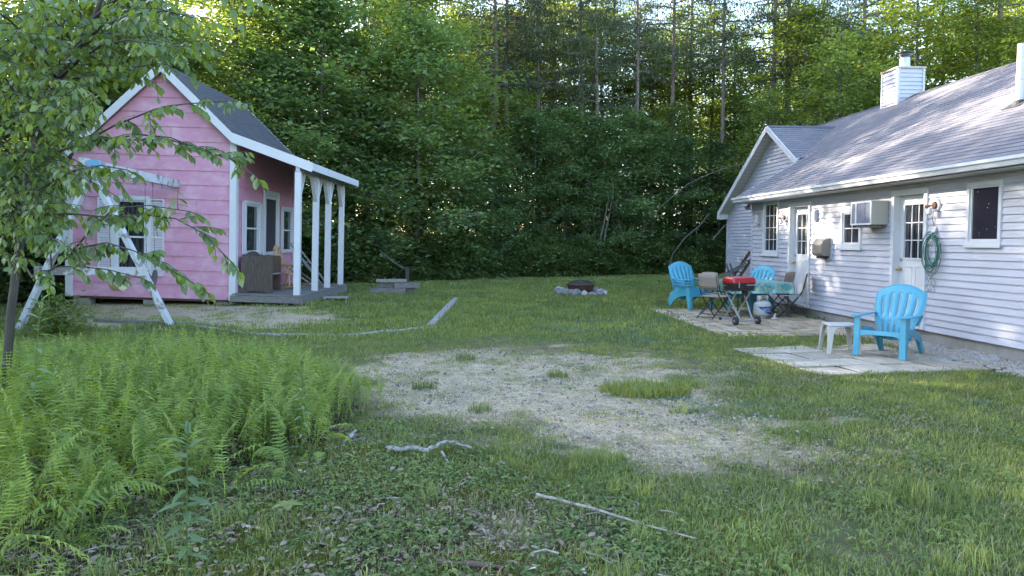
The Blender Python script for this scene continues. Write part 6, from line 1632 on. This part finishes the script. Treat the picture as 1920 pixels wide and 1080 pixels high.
    for pts, r, tw, den, t0 in B:
        k = len(pts); mb.tube(pts, [max(.0035, r*(1-.75*i/(k-1))) for i in range(k)], 7)
        seg = [(pts[i+1]-pts[i]).length for i in range(k-1)]; tot = sum(seg); m = max(3, int((1-t0)*tot/.075*den))
        for q in range(m):
            s = (t0+(1-t0)*(q+rs.rand())/m)*tot; i = 0
            while i < k-2 and s > seg[i]: s -= seg[i]; i += 1
            P0 = pts[i].lerp(pts[i+1], min(1, s/seg[i])); bd = (pts[i+1]-pts[i]).normalized()
            d = bd*.55+Vector(rs.normal(0, .75, 3))*1.0; d.z = d.z*.45-.05; leafrow(P0, d, tw*rs.uniform(.5, 1.25), int(rs.randint(5, 10)))
        leafrow(pts[-1], (pts[-1]-pts[-2]), tw*.8, 7)
    mb.build('trunk', 'barkdark', t, smooth=True, sharp=70)
    Ls = np.array(Ls); v, f = place_leaves(np.array(bases), np.array(dirs), np.array(nors), Ls, Ls*.58)
    np_mesh('crown', v, f, LM['hero'], t); print('hero leaves', len(Ls))
hero()

# tall single weeds among the ferns
def tallweed(px, py, Y, H, label, n=26, lean=.04, L=.11, seed=1):
    rs = np.random.RandomState(seed); x, y = (px-960)/FPX*Y, Y; t = thing('tall_weed', label, 'plant', (x, y, 0), group='tall single weeds among the ferns')
    mb = MB(); pts = [(lean*H*(i/8)**1.5, 0, H*i/8) for i in range(9)]; mb.tube(pts, [.006*(1-.6*i/8) for i in range(9)], 6); mb.build('stem', LM['weed'], t)
    b, d, nn, s = [], [], [], []
    for i in range(n):
        u = .22+.76*i/n; q = i*2.4; el = -.15+1.6*max(0, u-.72)*3; b.append((lean*H*u**1.5, 0, H*u)); d.append((cos(q), sin(q), el)); nn.append((rs.normal(0, .2), rs.normal(0, .2), 1)); s.append(L*(1.1-.5*abs(u-.55)*1.4))
    s = np.array(s); v, f = place_leaves(np.array(b), np.array(d, float), np.array(nn, float), s, s*.30); np_mesh('leaves', v, f, LM['lance'], t)
bt = gnd(335, 1110)
tallweed(335, 1110, float(bt[1]), .80, 'tall lance-leaved weed standing before the ferns in the foreground', 30, .03, .125, 1)
tallweed(48, 860, 5.6, 1.22, 'tall lance-leaved weed beside the near tree trunk', 30, .09, .13, 2)
tallweed(560, 800, 5.6, .62, 'small lance-leaved weed at the right fringe of the ferns', 18, .02, .08, 3)
tallweed(1120, 640, 9.0, .01, 'x', 2) if False else None
b_ = gnd(540, 985)
t = thing('maple_seedling', 'single bright green lobed seedling low in the ground cover', 'seedling', (b_[0], b_[1], 0))
q = np.arange(5)*1.256; v, f = place_leaves(np.tile([[0, 0, .12]], (5, 1)), np.stack([np.cos(q), np.sin(q), 0*q+.05], 1), np.tile([[0., 0, 1]], (5, 1)), np.full(5, .095), np.full(5, .06)); np_mesh('leaf', v, f, LM['sunny'], t)
mb = MB(); mb.tube([(0, 0, 0), (0, 0, .12)], .003, 5); mb.build('stem', 'barkgrey', t)

# yellow-green bush, its sunlit look put into the leaf colour, behind the swing leg
x = (88-960)/FPX*13.; plant(tree_kind('b', .75, .42, .05, 900, .08, .055, LM['sunny'], 'barkgrey', 171, .01, 12, clus=.16), 'sun_tinted_bush', 'bush', x, 13., 1., 0, 'small yellow-green bush by the left foot of the swing frame', None)

# far wood that reads as one mass
bulk = [bpy.data.objects.new('far_crown_%s' % k, K[k][1]) for k in ('mid0', 'tall0', 'mid1')]+[]
rs = np.random.RandomState(21); n = 60; X = rs.uniform(-62, 62, n); Y = rs.uniform(58, 96, n); k_ = np.abs(X) < Y*.95; X, Y = X[k_], Y[k_]; n = len(X)
instancer('far_woods', bulk, np.stack([X, Y, 0*X], 1), np.stack([0*X, 0*X, rs.rand(n)*6.28], 1), .9+.45*rs.rand(n), rs.randint(0, 3, n))
# undergrowth on the wood floor
rs = np.random.RandomState(22); n = 2600; X = rs.uniform(-30, 32, n); Y = rs.uniform(9, 66, n); k_ = (wood(X, Y) > .4) & (wood(X, Y) < 24); X, Y = X[k_], Y[k_]; n = len(X)
k_ = np.array([not blocked(a, b, .6) for a, b in zip(X, Y)]); X, Y = X[k_], Y[k_]; n = len(X)
ug = [bpy.data.objects.new('undergrowth_clump_%d' % k, K['shrub%d' % k][1]) for k in range(2)]
instancer('undergrowth', ug, np.stack([X, Y, 0*X], 1), np.stack([0*X, 0*X, rs.rand(n)*6.28], 1), .4+.9*rs.rand(n), rs.randint(0, 2, n))
print('trees', NTREE[0])

# ------------------------------------------------------------------ light
SUN_AZ, SUN_EL = radians(-54), radians(20.3)       # azimuth from +Y towards +X
sd3 = Vector((sin(SUN_AZ)*cos(SUN_EL), cos(SUN_AZ)*cos(SUN_EL), sin(SUN_EL)))
ld = bpy.data.lights.new('sun', 'SUN'); lo = bpy.data.objects.new('sun', ld); COL.objects.link(lo)
ld.energy = 4.2; ld.angle = radians(.5); ld.color = (1., .90, .74); lo.rotation_euler = (-sd3).to_track_quat('-Z', 'Y').to_euler()
w = bpy.data.worlds.new('World'); sc.world = w; w.use_nodes = True; nt = w.node_tree; nt.nodes.clear()
sky = nt.nodes.new('ShaderNodeTexSky'); sky.sky_type = 'NISHITA'; sky.sun_disc = False; sky.sun_elevation = SUN_EL; sky.sun_rotation = SUN_AZ
sky.air_density = 1.; sky.dust_density = 1.3; sky.ozone_density = 1.
bg = nt.nodes.new('ShaderNodeBackground'); bg.inputs[1].default_value = .15; wo = nt.nodes.new('ShaderNodeOutputWorld')
nt.links.new(sky.outputs[0], bg.inputs[0]); nt.links.new(bg.outputs[0], wo.inputs[0])
sc.view_settings.view_transform = 'Standard'; sc.view_settings.look = 'None'; sc.view_settings.exposure = 3.0; sc.view_settings.gamma = 1
sc.cycles.max_bounces = 6; sc.cycles.diffuse_bounces = 4; sc.cycles.transmission_bounces = 4; sc.cycles.glossy_bounces = 2; sc.cycles.transparent_max_bounces = 4
sc.cycles.caustics_reflective = False; sc.cycles.caustics_refractive = False; sc.cycles.use_denoising = True; sc.cycles.denoiser = 'OPENIMAGEDENOISE'; sc.cycles.denoising_input_passes = 'RGB_ALBEDO_NORMAL'; sc.cycles.denoising_prefilter = 'NONE'; sc.cycles.sample_clamp_indirect = 6.
